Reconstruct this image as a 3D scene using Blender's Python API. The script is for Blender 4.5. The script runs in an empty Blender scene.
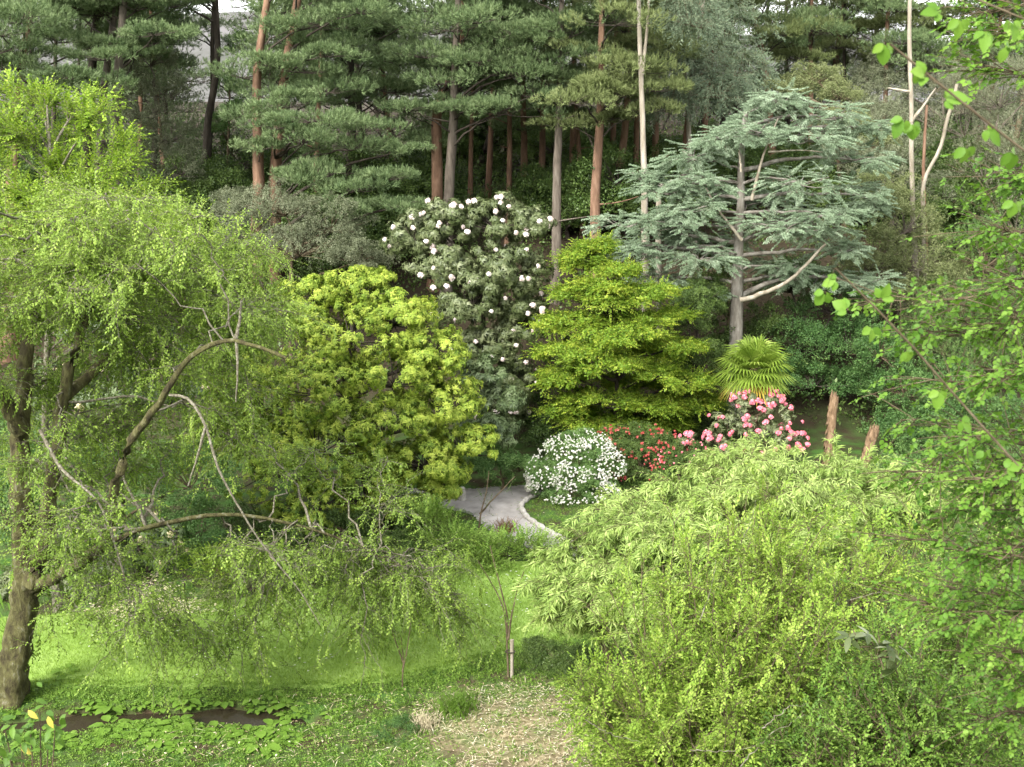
import bpy, math
import numpy as np
S = bpy.context.scene
C = bpy.context.collection
R = math.radians
# ------------------------------------------------------------------ camera, sky, sun, exposure
CAM = np.array([0.0, 0.0, 12.8]); PITCH = R(13.4); FPX = 1236.0
cd = bpy.data.cameras.new("camera"); cam = bpy.data.objects.new("camera", cd); C.objects.link(cam)
cam.location = CAM; cam.rotation_euler = (R(90) - PITCH, 0, 0)
cd.lens = 36.0 * FPX / 1024; cd.sensor_width = 36; cd.clip_end = 6000; cd.clip_start = 0.05
cd.dof.use_dof = True; cd.dof.focus_distance = 33; cd.dof.aperture_fstop = 5.0
S.camera = cam
W = bpy.data.worlds.new("World"); S.world = W; W.use_nodes = True
nt = W.node_tree; bg = nt.nodes["Background"]
sky = nt.nodes.new("ShaderNodeTexSky"); sky.sky_type = 'NISHITA'; sky.sun_disc = False
sky.sun_elevation = R(40); sky.sun_rotation = R(212); sky.dust_density = 1.5; sky.air_density = 1.0; sky.ozone_density = 1.0
hs = nt.nodes.new("ShaderNodeHueSaturation"); hs.inputs["Saturation"].default_value = 0.12
nt.links.new(sky.outputs[0], hs.inputs["Color"]); nt.links.new(hs.outputs[0], bg.inputs["Color"])
bg.inputs["Strength"].default_value = 0.15
sd = bpy.data.lights.new("sun", 'SUN'); sun = bpy.data.objects.new("sun", sd); C.objects.link(sun)
sd.energy = 1.3; sd.angle = R(20); sd.color = (1.0, 0.97, 0.91)
sun.rotation_euler = (R(90 - 40), 0, R(-212 + 180)); sun.location = (-20, -20, 60)
S.view_settings.view_transform = 'Standard'; S.view_settings.look = 'None'
S.view_settings.exposure = 2.4; S.view_settings.gamma = 1
S.cycles.max_bounces = 8; S.cycles.diffuse_bounces = 4; S.cycles.glossy_bounces = 2; S.cycles.transmission_bounces = 6
S.cycles.use_denoising = True

# ------------------------------------------------------------------ projection helpers
FW = np.array([0, math.cos(PITCH), -math.sin(PITCH)]); UPV = np.array([0, math.sin(PITCH), math.cos(PITCH)])
def ray(px, py):
    return FW + np.array([1.0, 0, 0]) * ((px - 512) / FPX) + UPV * ((383.5 - py) / FPX)
def at(px, py, Y):
    d = ray(px, py); return CAM + d * (Y / d[1])
def ppm(p):
    return FPX / max(0.5, float(np.dot(np.asarray(p) - CAM, FW)))
def sstep(a, b, x):
    t = np.clip((x - a) / (b - a), 0, 1); return t * t * (3 - 2 * t)
def ditch(x, y):
    yc = 23.55 + 0.25 * np.sin(x * 0.7)
    w = np.exp(-((y - yc) / (0.36 + .12 * np.sin(x * 1.9) + .06 * np.sin(x * 4.7))) ** 4) * sstep(-3.6, -4.6, x)
    return w
def tz(x, y):
    x = np.asarray(x, float); y = np.asarray(y, float)
    z = np.where(y < 19.5, (19.5 - y) * 0.56, 0.0)
    z = np.where(y < -30, 27.7 + (y + 30) * 0.05, z)
    z = z + 6.5 * sstep(44, 60, y) + 5.0 * sstep(60, 105, y) - 7 * sstep(130, 300, y)
    near = sstep(140, 90, y)
    z = z + near * (0.05 * np.sin(x * 1.3 + y * 0.7) + 0.05 * np.sin(x * 0.53 - y * 1.1)) * (1 - sstep(24.5, 25.5, y) * sstep(34, 33, y)) * sstep(41, 45, y)
    z = z + (0.6 * np.sin(x * 0.13 + 1) + 0.5 * np.sin(y * 0.21 + x * 0.09)) * sstep(47, 60, y) * near
    z = z - 0.38 * ditch(x, y)
    return z
def ground(px, py):
    d = ray(px, py); z = 0.0
    for _ in range(12):
        p = CAM + d * ((z - CAM[2]) / d[2]); z = .5 * z + .5 * float(tz(p[0], p[1]))
    return np.array([p[0], p[1], float(tz(p[0], p[1]))])
def unit(v):
    return v / np.maximum(1e-9, np.linalg.norm(v, axis=-1, keepdims=True))

# ------------------------------------------------------------------ mesh collector
class Geo:
    def __init__(s): s.V = []; s.T = []; s.F = {}; s.n = 0
    def add(s, V, F, T=0.5, m=0):
        V = np.asarray(V, np.float32).reshape(-1, 3); F = np.asarray(F, np.int64)
        T = np.broadcast_to(np.asarray(T, np.float32), (len(V),))
        s.V.append(V); s.T.append(T)
        mi = np.broadcast_to(np.asarray(m, np.int32), (len(F),))
        s.F.setdefault(F.shape[1], []).append((F + s.n, mi)); s.n += len(V)
    def build(s, name, mats, parent=None, origin=(0, 0, 0), smooth=False):
        V = np.concatenate(s.V) - np.asarray(origin, np.float32); T = np.concatenate(s.T)
        me = bpy.data.meshes.new(name)
        me.vertices.add(len(V)); me.vertices.foreach_set("co", V.astype(np.float32).ravel())
        idx, st, mi, off = [], [], [], 0
        for k, L in s.F.items():
            f = np.concatenate([a for a, _ in L]); m = np.concatenate([b for _, b in L])
            idx.append(f.ravel()); st.append(off + np.arange(len(f)) * k); mi.append(m); off += f.size
        idx = np.concatenate(idx); st = np.concatenate(st); mi = np.concatenate(mi)
        me.loops.add(len(idx)); me.loops.foreach_set("vertex_index", idx.astype(np.int32))
        me.polygons.add(len(st)); me.polygons.foreach_set("loop_start", st.astype(np.int32))
        me.update(calc_edges=True)
        me.polygons.foreach_set("material_index", mi.astype(np.int32))
        if smooth: me.polygons.foreach_set("use_smooth", np.ones(len(st), bool))
        a = me.attributes.new("tint", 'FLOAT', 'POINT'); a.data.foreach_set("value", T.astype(np.float32))
        for m in (mats if isinstance(mats, (list, tuple)) else [mats]): me.materials.append(m)
        o = bpy.data.objects.new(name, me); C.objects.link(o)
        if parent is not None: o.parent = parent
        else: o.location = origin
        return o
def tag(o, label, cat, group=None, kind=None):
    if label: o["label"] = label
    if cat: o["category"] = cat
    if group: o["group"] = group
    if kind: o["kind"] = kind
    return o
def thing(name, label, cat, loc, group=None):
    o = bpy.data.objects.new(name, None); C.objects.link(o); o.location = [float(v) for v in loc]
    o.empty_display_size = 0.3
    return tag(o, label, cat, group)
def copy_tree(o, loc, rz=0, sc=1, label=None):
    c = o.copy(); C.objects.link(c); c.location = [float(v) for v in loc]; c.rotation_euler = (0, 0, rz); c.scale = (sc, sc, sc)
    if label: c["label"] = label
    for ch in o.children:
        d = ch.copy(); C.objects.link(d); d.parent = c
        for g in ch.children:
            e = g.copy(); C.objects.link(e); e.parent = d
    return c

# ------------------------------------------------------------------ materials
def srgb(r, g, b):
    f = lambda c: (c / 255 / 12.92) if c <= 10 else ((c / 255 + 0.055) / 1.055) ** 2.4
    return (f(r), f(g), f(b), 1)
def newmat(name):
    m = bpy.data.materials.new(name); m.use_nodes = True
    n = m.node_tree.nodes; n.clear()
    return m, m.node_tree, n, m.node_tree.links
def leafmat(name, dark, mid, light, transl=0.35, rough=0.5, spec=0.2):
    m, t, n, l = newmat(name)
    at_ = n.new("ShaderNodeAttribute"); at_.attribute_name = "tint"
    r = n.new("ShaderNodeValToRGB"); r.color_ramp.elements[0].color = (*dark, 1); r.color_ramp.elements[1].color = (*light, 1)
    e = r.color_ramp.elements.new(0.5); e.color = (*mid, 1)
    l.new(at_.outputs["Fac"], r.inputs[0])
    p = n.new("ShaderNodeBsdfPrincipled"); p.inputs["Roughness"].default_value = rough
    p.inputs["Specular IOR Level"].default_value = spec
    tr = n.new("ShaderNodeBsdfTranslucent"); g = n.new("ShaderNodeMixRGB"); g.blend_type = 'MULTIPLY'; g.inputs[0].default_value = 1
    g.inputs[2].default_value = (.97, 1.0, 0.72, 1)
    mx = n.new("ShaderNodeMixShader"); mx.inputs[0].default_value = transl
    l.new(r.outputs[0], p.inputs["Base Color"]); l.new(r.outputs[0], g.inputs[1]); l.new(g.outputs[0], tr.inputs[0])
    l.new(p.outputs[0], mx.inputs[1]); l.new(tr.outputs[0], mx.inputs[2])
    o = n.new("ShaderNodeOutputMaterial"); l.new(mx.outputs[0], o.inputs[0])
    return m
def noisemat(name, cols, scale=6, rough=0.9, bump=0.4, stretch=(1, 1, 1), detail=8, bdist=0.02):
    """bark, soil, stone: a noise through a ramp of the given colours"""
    m, t, n, l = newmat(name)
    tc = n.new("ShaderNodeTexCoord"); mp = n.new("ShaderNodeMapping"); mp.inputs["Scale"].default_value = stretch
    nz = n.new("ShaderNodeTexNoise"); nz.inputs["Scale"].default_value = scale; nz.inputs["Detail"].default_value = detail
    nz.inputs["Roughness"].default_value = 0.65
    r = n.new("ShaderNodeValToRGB"); els = r.color_ramp.elements
    els[0].position = 0.3; els[1].position = 0.7; els[0].color = (*cols[0], 1); els[1].color = (*cols[-1], 1)
    for i, c in enumerate(cols[1:-1]):
        e = els.new(0.3 + 0.4 * (i + 1) / (len(cols) - 1)); e.color = (*c, 1)
    p = n.new("ShaderNodeBsdfPrincipled"); p.inputs["Roughness"].default_value = rough; p.inputs["Specular IOR Level"].default_value = 0.2
    b = n.new("ShaderNodeBump"); b.inputs["Strength"].default_value = bump; b.inputs["Distance"].default_value = bdist
    o = n.new("ShaderNodeOutputMaterial")
    l.new(tc.outputs["Object"], mp.inputs[0]); l.new(mp.outputs[0], nz.inputs["Vector"]); l.new(nz.outputs["Fac"], r.inputs[0])
    l.new(r.outputs[0], p.inputs["Base Color"]); l.new(nz.outputs["Fac"], b.inputs["Height"]); l.new(b.outputs[0], p.inputs["Normal"])
    l.new(p.outputs[0], o.inputs[0])
    return m
M = {}
M['beech'] = leafmat("beech_leaf", (.12, .19, .03), (.22, .325, .052), (.35, .46, .09), .4)
M['lime'] = leafmat("lime_leaf", (.12, .21, .02), (.245, .37, .035), (.39, .49, .075), .4)
M['pieris'] = leafmat("new_growth_leaf", (.085, .15, .018), (.235, .335, .042), (.42, .49, .08), .35)
M['acer'] = leafmat("acer_leaf", (.08, .155, .014), (.17, .275, .026), (.36, .42, .05), .4)
M['rhodo'] = leafmat("rhododendron_leaf", (.05, .07, .022), (.095, .12, .045), (.18, .2, .1), .15, .45, .28)
M['rhodo_big'] = leafmat("big_rhododendron_leaf", (.06, .095, .035), (.12, .165, .065), (.22, .27, .14), .15, .4, .3)
M['cedar'] = leafmat("blue_cedar_needle", (.115, .165, .095), (.205, .275, .165), (.35, .42, .30), .15, .6)
M['pine'] = leafmat("pine_needle", (.055, .09, .035), (.13, .185, .075), (.25, .32, .15), .2, .6)
M['pine2'] = leafmat("olive_pine_needle", (.08, .105, .032), (.16, .195, .07), (.27, .31, .13), .2, .6)
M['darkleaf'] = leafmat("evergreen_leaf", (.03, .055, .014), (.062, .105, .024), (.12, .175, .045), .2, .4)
M['midleaf'] = leafmat("shrub_leaf", (.05, .11, .03), (.095, .18, .05), (.17, .27, .08), .3)
M['olive'] = leafmat("olive_leaf", (.09, .115, .04), (.17, .2, .075), (.28, .305, .145), .25)
M['grey'] = leafmat("grey_green_leaf", (.085, .10, .055), (.16, .18, .10), (.25, .265, .17), .25)
M['euc'] = leafmat("eucalyptus_leaf", (.06, .09, .055), (.11, .15, .085), (.19, .23, .14), .25)
M['bamboo'] = leafmat("bamboo_leaf", (.14, .22, .045), (.28, .385, .09), (.43, .52, .18), .4)
M['spring'] = leafmat("spring_leaf", (.11, .19, .02), (.215, .335, .042), (.35, .455, .085), .4)
M['maple'] = leafmat("maple_leaf", (.06, .14, .018), (.13, .25, .032), (.235, .37, .06), .45)
M['herb'] = leafmat("herb_leaf", (.06, .125, .018), (.13, .235, .03), (.24, .36, .07), .3)
M['palm'] = leafmat("palm_frond", (.08, .14, .018), (.18, .265, .035), (.31, .37, .08), .3)
M['palm_dead'] = leafmat("yellow_frond", (.3, .2, .03), (.42, .3, .05), (.5, .38, .1), .3)
M['straw'] = leafmat("straw", (.3, .24, .13), (.5, .43, .28), (.68, .62, .47), .1, .8)
M['yellow'] = leafmat("yellow_leaf", (.3, .25, .04), (.5, .42, .08), (.6, .52, .15), .35)
M['brown'] = leafmat("brown_leaf", (.1, .055, .02), (.18, .1, .04), (.28, .17, .07), .2)
M['white'] = leafmat("white_petal", (.5, .48, .42), (.68, .66, .61), (.8, .79, .75), .3, .6)
M['blush'] = leafmat("blush_petal", (.6, .42, .42), (.78, .66, .64), (.84, .8, .77), .3, .6)
M['cream'] = leafmat("cream_petal", (.5, .42, .22), (.66, .58, .36), (.74, .68, .48), .3, .6)
M['pink'] = leafmat("pink_petal", (.62, .09, .15), (.76, .21, .27), (.85, .42, .46), .3, .6)
M['red'] = leafmat("red_petal", (.35, .05, .045), (.47, .09, .08), (.58, .17, .15), .3, .6)
M['bark_grey'] = noisemat("grey_bark", [(.045, .036, .027), (.11, .09, .07), (.17, .145, .115)], 5, .9, .9, (1, 1, .25), bdist=.05)
M['bark_pine_grey'] = noisemat("cedar_bark", [(.09, .075, .06), (.19, .17, .14), (.3, .28, .245)], 5, .9, .9, (1, 1, .35), bdist=.05)
M['bark_dark'] = noisemat("dark_bark", [(.022, .018, .013), (.05, .04, .03), (.085, .07, .055)], 5, .9, .9, (1, 1, .25), bdist=.05)
M['bark_red'] = noisemat("orange_pine_bark", [(.085, .052, .034), (.165, .096, .06), (.25, .158, .105)], 5, .9, .9, (1, 1, .25), bdist=.05)
M['bark_pale'] = noisemat("pale_bark", [(.14, .115, .08), (.26, .225, .17), (.38, .34, .285)], 4, .8, .3, (1, 1, .2))
M['bark_moss'] = noisemat("mossy_bark", [(.026, .02, .012), (.06, .052, .024), (.105, .1, .038), (.2, .185, .14)], 7, .95, 1, (1, 1, .45), bdist=.12)
M['lichen'] = noisemat("lichen_twig", [(.05, .042, .026), (.13, .115, .08), (.29, .275, .22)], 22, .9, .3)
M['twig'] = noisemat("brown_twig", [(.05, .035, .02), (.1, .075, .045), (.16, .125, .08)], 9, .9, .2)
M['fibre'] = noisemat("palm_trunk_fibre", [(.05, .035, .02), (.12, .085, .05), (.2, .15, .1)], 14, .95, 1, (1, 1, .4))
M['stump'] = noisemat("dead_stump_wood", [(.06, .04, .024), (.18, .115, .065), (.32, .225, .145)], 9, .9, .8, (1, 1, .35), bdist=.05)
M['stone'] = noisemat("stone", [(.22, .2, .17), (.34, .32, .28), (.46, .44, .4)], 8, .9, .5)
M['path'] = noisemat("path_concrete", [(.17, .155, .14), (.27, .25, .23), (.35, .33, .305)], 1.3, .9, .4, detail=12)
M['lawn'] = noisemat("lawn_turf", [(.145, .23, .042), (.2, .305, .06), (.26, .365, .095)], .8, .95, .5, detail=12)
M['hill'] = noisemat("heather_hill", [(.06, .062, .05), (.10, .096, .09), (.135, .125, .125)], .02, 1, 0)

# ground: moss and weeds over brown soil, straw where the dry litter lies
m, t, n, l = newmat("garden_ground")
tc = n.new("ShaderNodeTexCoord"); n1 = n.new("ShaderNodeTexNoise"); n1.inputs["Scale"].default_value = 1.4; n1.inputs["Detail"].default_value = 10
r1 = n.new("ShaderNodeValToRGB"); r1.color_ramp.elements[0].position = .35; r1.color_ramp.elements[1].position = .65
r1.color_ramp.elements[0].color = (.05, .036, .02, 1); r1.color_ramp.elements[1].color = (.055, .12, .022, 1)
e = r1.color_ramp.elements.new(.5); e.color = (.05, .075, .02, 1)
n2 = n.new("ShaderNodeTexNoise"); n2.inputs["Scale"].default_value = 9; n2.inputs["Detail"].default_value = 8
bm_ = n.new("ShaderNodeBump"); bm_.inputs["Strength"].default_value = .7; bm_.inputs["Distance"].default_value = .06
ga = n.new("ShaderNodeAttribute"); ga.attribute_name = "tint"
r2 = n.new("ShaderNodeValToRGB"); r2.color_ramp.elements[0].position = .3; r2.color_ramp.elements[1].position = .7
r2.color_ramp.elements[0].color = (.11, .085, .04, 1); r2.color_ramp.elements[1].color = (.36, .3, .18, 1)
mxg = n.new("ShaderNodeMixRGB"); mu = n.new("ShaderNodeMath"); mu.operation = 'MULTIPLY'
pg = n.new("ShaderNodeBsdfPrincipled"); pg.inputs["Roughness"].default_value = .95; pg.inputs["Specular IOR Level"].default_value = .15
og = n.new("ShaderNodeOutputMaterial")
l.new(tc.outputs["Object"], n1.inputs[0]); l.new(tc.outputs["Object"], n2.inputs[0]); l.new(n1.outputs["Fac"], r1.inputs[0])
l.new(n2.outputs["Fac"], r2.inputs[0]); l.new(ga.outputs["Fac"], mxg.inputs[0]); l.new(r1.outputs[0], mxg.inputs[1]); l.new(r2.outputs[0], mxg.inputs[2])
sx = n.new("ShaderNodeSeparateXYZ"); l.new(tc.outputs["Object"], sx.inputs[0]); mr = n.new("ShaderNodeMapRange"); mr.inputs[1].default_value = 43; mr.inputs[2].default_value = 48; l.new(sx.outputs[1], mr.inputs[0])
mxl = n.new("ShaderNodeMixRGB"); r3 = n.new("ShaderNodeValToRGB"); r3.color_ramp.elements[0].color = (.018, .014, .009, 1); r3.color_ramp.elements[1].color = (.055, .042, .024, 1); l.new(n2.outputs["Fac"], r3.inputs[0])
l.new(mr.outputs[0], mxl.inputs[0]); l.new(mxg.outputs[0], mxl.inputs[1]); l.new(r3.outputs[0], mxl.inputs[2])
l.new(mxl.outputs[0], pg.inputs["Base Color"]); l.new(n2.outputs["Fac"], bm_.inputs["Height"]); l.new(bm_.outputs[0], pg.inputs["Normal"]); l.new(pg.outputs[0], og.inputs[0])
M['ground'] = m
m, t, n, l = newmat("stream_water")
p = n.new("ShaderNodeBsdfPrincipled"); p.inputs["Base Color"].default_value = (.03, .024, .014, 1); p.inputs["Specular IOR Level"].default_value = .25; p.inputs["Roughness"].default_value = .2
nw = n.new("ShaderNodeTexNoise"); nw.inputs["Scale"].default_value = 6; bw = n.new("ShaderNodeBump"); bw.inputs["Strength"].default_value = .15
l.new(nw.outputs["Fac"], bw.inputs["Height"]); l.new(bw.outputs[0], p.inputs["Normal"])
o = n.new("ShaderNodeOutputMaterial"); l.new(p.outputs[0], o.inputs[0]); M['water'] = m

# ------------------------------------------------------------------ leaf templates: (V, {k: F}, T, mat index)
class Tpl:
    def __init__(s): s.V = []; s.F = []; s.T = []; s.n = 0; s.m = []
    def leaf(s, p, d, u, L, Wd, t=0.5, fold=0.15, droop=0.12, m=0, fine=False):
        d = unit(np.asarray(d, float)); y = unit(np.cross(u, d)); z = np.cross(d, y); p = np.asarray(p, float)
        if fine:
            prof = [(0, .0, 0), (.25, .42, 0), (.55, .5, .3), (.82, .28, .7), (1, 0, 1)]
            vs = []
            for a, w, dr in prof: vs.append(p + d * L * a - z * L * droop * dr)
            for a, w, dr in prof[1:4]:
                vs.append(p + d * L * a + y * Wd * w + z * (Wd * w * fold * 2 - L * droop * dr))
                vs.append(p + d * L * a - y * Wd * w + z * (Wd * w * fold * 2 - L * droop * dr))
            f = [(0, 1, 5, 5), (0, 6, 1, 1), (1, 2, 7, 5), (1, 6, 8, 2), (2, 3, 9, 7), (2, 8, 10, 3), (3, 4, 9, 9), (3, 10, 4, 4)]
            for q in f:
                q = list(q)
                if q[2] == q[3]: s.F.append(([s.n + i for i in q[:3]], m))
                else: s.F.append(([s.n + i for i in q], m))
            s.V += vs; s.T += [t] * len(vs); s.n += len(vs); return
        vs = [p, p + d * L * .45 + y * Wd * .5 + z * Wd * fold, p + d * L - z * L * droop, p + d * L * .45 - y * Wd * .5 + z * Wd * fold]
        s.V += vs; s.T += [t] * 4; s.F.append(([s.n, s.n + 1, s.n + 2, s.n + 3], m)); s.n += 4
    def stick(s, a, b, w, m=1, t=.5):
        a = np.asarray(a, float); b = np.asarray(b, float); d = unit(b - a); y = unit(np.cross(d, (0.1, .2, 1))); z = np.cross(d, y)
        vs = [a + y * w, a - y * w * .5 + z * w, a - y * w * .5 - z * w, b]
        k = s.n; s.V += vs; s.T += [t] * 4; s.n += 4
        for q in ((0, 1, 3), (1, 2, 3), (2, 0, 3)): s.F.append(([k + i for i in q], m))
    def done(s):
        s.V = np.array(s.V, np.float32); s.T = np.array(s.T, np.float32)
        g = {}
        for f, m in s.F: g.setdefault(len(f), ([], []))[0].append(f); g[len(f)][1].append(m)
        s.G = {k: (np.array(a, np.int64), np.array(b, np.int32)) for k, (a, b) in g.items()}
        return s
def scatter(geo, tpls, P, D, U, sc, rng, tint=0.0, tj=0.18, moff=0):
    n = len(P)
    if n == 0: return
    X = unit(np.asarray(D, float)); U = np.broadcast_to(np.asarray(U, float), X.shape) + rng.normal(0, .02, X.shape)
    Y = unit(np.cross(U, X)); Z = np.cross(X, Y); sc = np.broadcast_to(np.asarray(sc, float), (n,))
    tint = np.broadcast_to(np.asarray(tint, float), (n,)) + rng.normal(0, tj, n)
    which = rng.integers(0, len(tpls), n)
    for i, tp in enumerate(tpls):
        k = np.nonzero(which == i)[0]
        if not len(k): continue
        v = tp.V[None] * sc[k, None, None]
        Vw = P[k, None] + v[..., 0:1] * X[k, None] + v[..., 1:2] * Y[k, None] + v[..., 2:3] * Z[k, None]
        T = np.clip(tp.T[None] + tint[k, None], 0, 1); nv = len(tp.V); base = geo.n
        geo.V.append(Vw.reshape(-1, 3).astype(np.float32)); geo.T.append(T.ravel().astype(np.float32))
        off = (base + np.arange(len(k)) * nv)[:, None, None]
        for kk, (F, mi) in tp.G.items():
            geo.F.setdefault(kk, []).append(((F[None] + off).reshape(-1, kk), np.tile(mi + moff, len(k)).astype(np.int32)))
        geo.n += nv * len(k)
def tubes(geo, P, Rd, sides=5, m=0, t=.5):
    """P (n,k,3) polylines, Rd (n,k) radii"""
    P = np.asarray(P, float); Rd = np.asarray(Rd, float); n, k, _ = P.shape
    Tn = unit(np.gradient(P, axis=1)); ref = np.where(np.abs(Tn[..., 2:3]) > .9, np.array([1., 0, 0]), np.array([0, 0, 1.]))
    A = unit(np.cross(Tn, ref)); B = np.cross(Tn, A)
    an = np.arange(sides) * 2 * np.pi / sides
    V = P[:, :, None] + Rd[:, :, None, None] * (np.cos(an)[None, None, :, None] * A[:, :, None] + np.sin(an)[None, None, :, None] * B[:, :, None])
    i, j, s_ = np.meshgrid(np.arange(n), np.arange(k - 1), np.arange(sides), indexing='ij')
    s2 = (s_ + 1) % sides; b = i * k * sides
    F = np.stack([b + j * sides + s_, b + j * sides + s2, b + (j + 1) * sides + s2, b + (j + 1) * sides + s_], -1).reshape(-1, 4)
    geo.add(V.reshape(-1, 3), F, t, m)
def resample(pts, k):
    pts = np.asarray(pts, float); d = np.r_[0, np.cumsum(np.linalg.norm(np.diff(pts, axis=0), axis=1))]
    q = np.linspace(0, d[-1], k); r = np.stack([np.interp(q, d, pts[:, c]) for c in range(3)], 1)
    for _ in range(2): r[1:-1] = r[1:-1] * .5 + (r[:-2] + r[2:]) * .25
    return r
def trunk_tube(geo, pts, r0, r1, rng, sides=10, k=24, flare=1.5, m=0, rough=.05, pw=.8):
    p = resample(pts, k); t = np.linspace(0, 1, k)
    r = r0 + (r1 - r0) * t ** pw; r = r * (1 + (flare - 1) * np.exp(-t * 14))
    p[1:-1] += rng.normal(0, rough * .6 * r0, (k - 2, 3))
    n0 = len(geo.V); tubes(geo, p[None], r[None], sides, m); V = geo.V[n0].reshape(k, sides, 3)
    a = np.arange(sides) * 2 * np.pi / sides; ph = rng.uniform(0, 6.28, 5); tt = t[:, None]
    f = 1 + .09 * np.sin(2 * a + ph[0] + tt * 4) + .07 * np.sin(3 * a + ph[1] - tt * 7) + .05 * np.sin(5 * a + ph[2] + tt * 3) + .05 * np.sin(a + ph[3] + tt * 17) + rng.normal(0, .025, (k, sides)) + .18 * np.exp(-tt * 16) * np.sin(4 * a + ph[4])
    geo.V[n0] = (p[:, None] + (V - p[:, None]) * f[..., None]).reshape(-1, 3).astype(np.float32)
    return p
def bez(a, c, b, k=8):
    t = np.linspace(0, 1, k)[None, :, None]
    return (1 - t) ** 2 * a[:, None] + 2 * t * (1 - t) * c[:, None] + t ** 2 * b[:, None]

RT = np.random.default_rng(5)
def t_spray(n=9, Lt=.36, L=.062, w=.036, dz=.0, twig=True, t0=.45, tv=.2, ang=50, fold=.15, fine=False):
    o = []
    for v in range(4):
        T = Tpl()
        if twig: T.stick((0, 0, 0), (Lt, 0, -dz * Lt), .0035)
        for i in range(n):
            a = (i + .6) / n; s_ = 1 if i % 2 else -1; an = R(ang * (1 - .6 * a) + RT.normal(0, 10)) * s_
            ll = L * RT.uniform(.75, 1.15)
            T.leaf((Lt * a, 0, -dz * Lt * a * a), (math.cos(an), math.sin(an), RT.normal(-.1, .25)), (RT.normal(0, .3), RT.normal(0, .3), 1), ll, w * ll / L, t0 + RT.normal(0, tv), fold, .15, fine=fine)
        o.append(T.done())
    return o
def t_whorl(n=10, L=.13, w=.036, dro=.5, t0=.5, tv=.12, up=0, second=0, t2=.1, fine=False):
    """x axis = shoot direction; leaves radiate round it"""
    o = []
    for v in range(4):
        T = Tpl()
        for i in range(n):
            a = i * 2.4 + RT.normal(0, .2); e = RT.uniform(-.15, .6) - dro * .4
            d = np.array([e + up, math.cos(a), math.sin(a)]); T.leaf((RT.uniform(-.03, .03), 0, 0), d, (1, .01, 0), L * RT.uniform(.7, 1.15), w, t0 + RT.normal(0, tv), .1, .25, fine=fine)
        for i in range(second):
            a = i * 2.4 + RT.normal(0, .3); d = np.array([-.5, math.cos(a), math.sin(a)])
            T.leaf((-.07, 0, 0), d, (1, .01, 0), L * RT.uniform(.7, 1.1), w * 1.1, t2 + RT.normal(0, .1), .1, .2)
        o.append(T.done())
    return o
def t_tuft(n=12, L=.17, w=.02, cone=.9):
    o = []
    for v in range(4):
        T = Tpl()
        for i in range(n):
            a = RT.uniform(0, 6.28); e = RT.uniform(.1, 1) * cone
            d = unit(np.array([1 - .5 * e, e * math.cos(a), e * math.sin(a)])); y = unit(np.cross(d, RT.normal(0, 1, 3))); p0 = np.array([RT.uniform(-.1, .06), 0, 0])
            k = T.n; T.V += [p0 - y * w * .5, p0 + y * w * .5, p0 + d * L * RT.uniform(.7, 1.1)]; T.T += [.5 + RT.normal(0, .1)] * 3; T.n += 3; T.F.append(([k, k + 1, k + 2], 0))
        o.append(T.done())
    return o
def t_cedar():
    o = []
    for v in range(4):
        T = Tpl(); T.stick((0, 0, 0), (.6, 0, -.06), .008)
        for i in range(15):
            a = (i + .5) / 15; s_ = 1 if i % 2 else -1; an = R(48 - 20 * a) * s_; ll = .26 * (1 - a * .65)
            b = np.array([.6 * a, 0, -.06 * a]); d = np.array([math.cos(an), math.sin(an), -.12])
            for q in range(6):
                c = b + d * ll * (q + .5) / 6
                for h in range(2):
                    dd = unit(d * .5 + RT.normal(0, .6, 3) + np.array([0, 0, .35])); y = unit(np.cross(dd, RT.normal(0, 1, 3)))
                    k = T.n; T.V += [c - y * .012, c + y * .012, c + dd * .055]; T.T += [.5 + RT.normal(0, .15)] * 3; T.n += 3; T.F.append(([k, k + 1, k + 2], 0))
        o.append(T.done())
    return o
def t_ball(n=14, r=.12, L=.07, w=.04, t0=.45):
    o = []
    for v in range(4):
        T = Tpl()
        for i in range(n):
            d = unit(RT.normal(0, 1, 3) + np.array([.5, 0, 0])); p = d * r * RT.uniform(.2, 1)
            T.leaf(p, unit(d + RT.normal(0, .5, 3)), unit(RT.normal(0, .5, 3) + np.array([1, 0, 0])), L * RT.uniform(.7, 1.2), w, t0 + RT.normal(0, .2))
        o.append(T.done())
    return o
def t_hang(n=12, Lt=.5, L=.15, w=.02, t0=.5, side=.35):
    """hanging narrow leaves round a drooping twig (bamboo, eucalyptus)"""
    o = []
    for v in range(4):
        T = Tpl(); T.stick((0, 0, 0), (Lt, 0, 0), .004)
        for i in range(n):
            a = (i + .5) / n; d = np.array([.8, RT.normal(0, side * 1.6), RT.normal(0, side)])
            T.leaf((Lt * a, 0, 0), d, (0, RT.normal(0, .4), 1), L * RT.uniform(.7, 1.2), w, t0 + RT.normal(0, .18), .1, .25)
        o.append(T.done())
    return o
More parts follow.
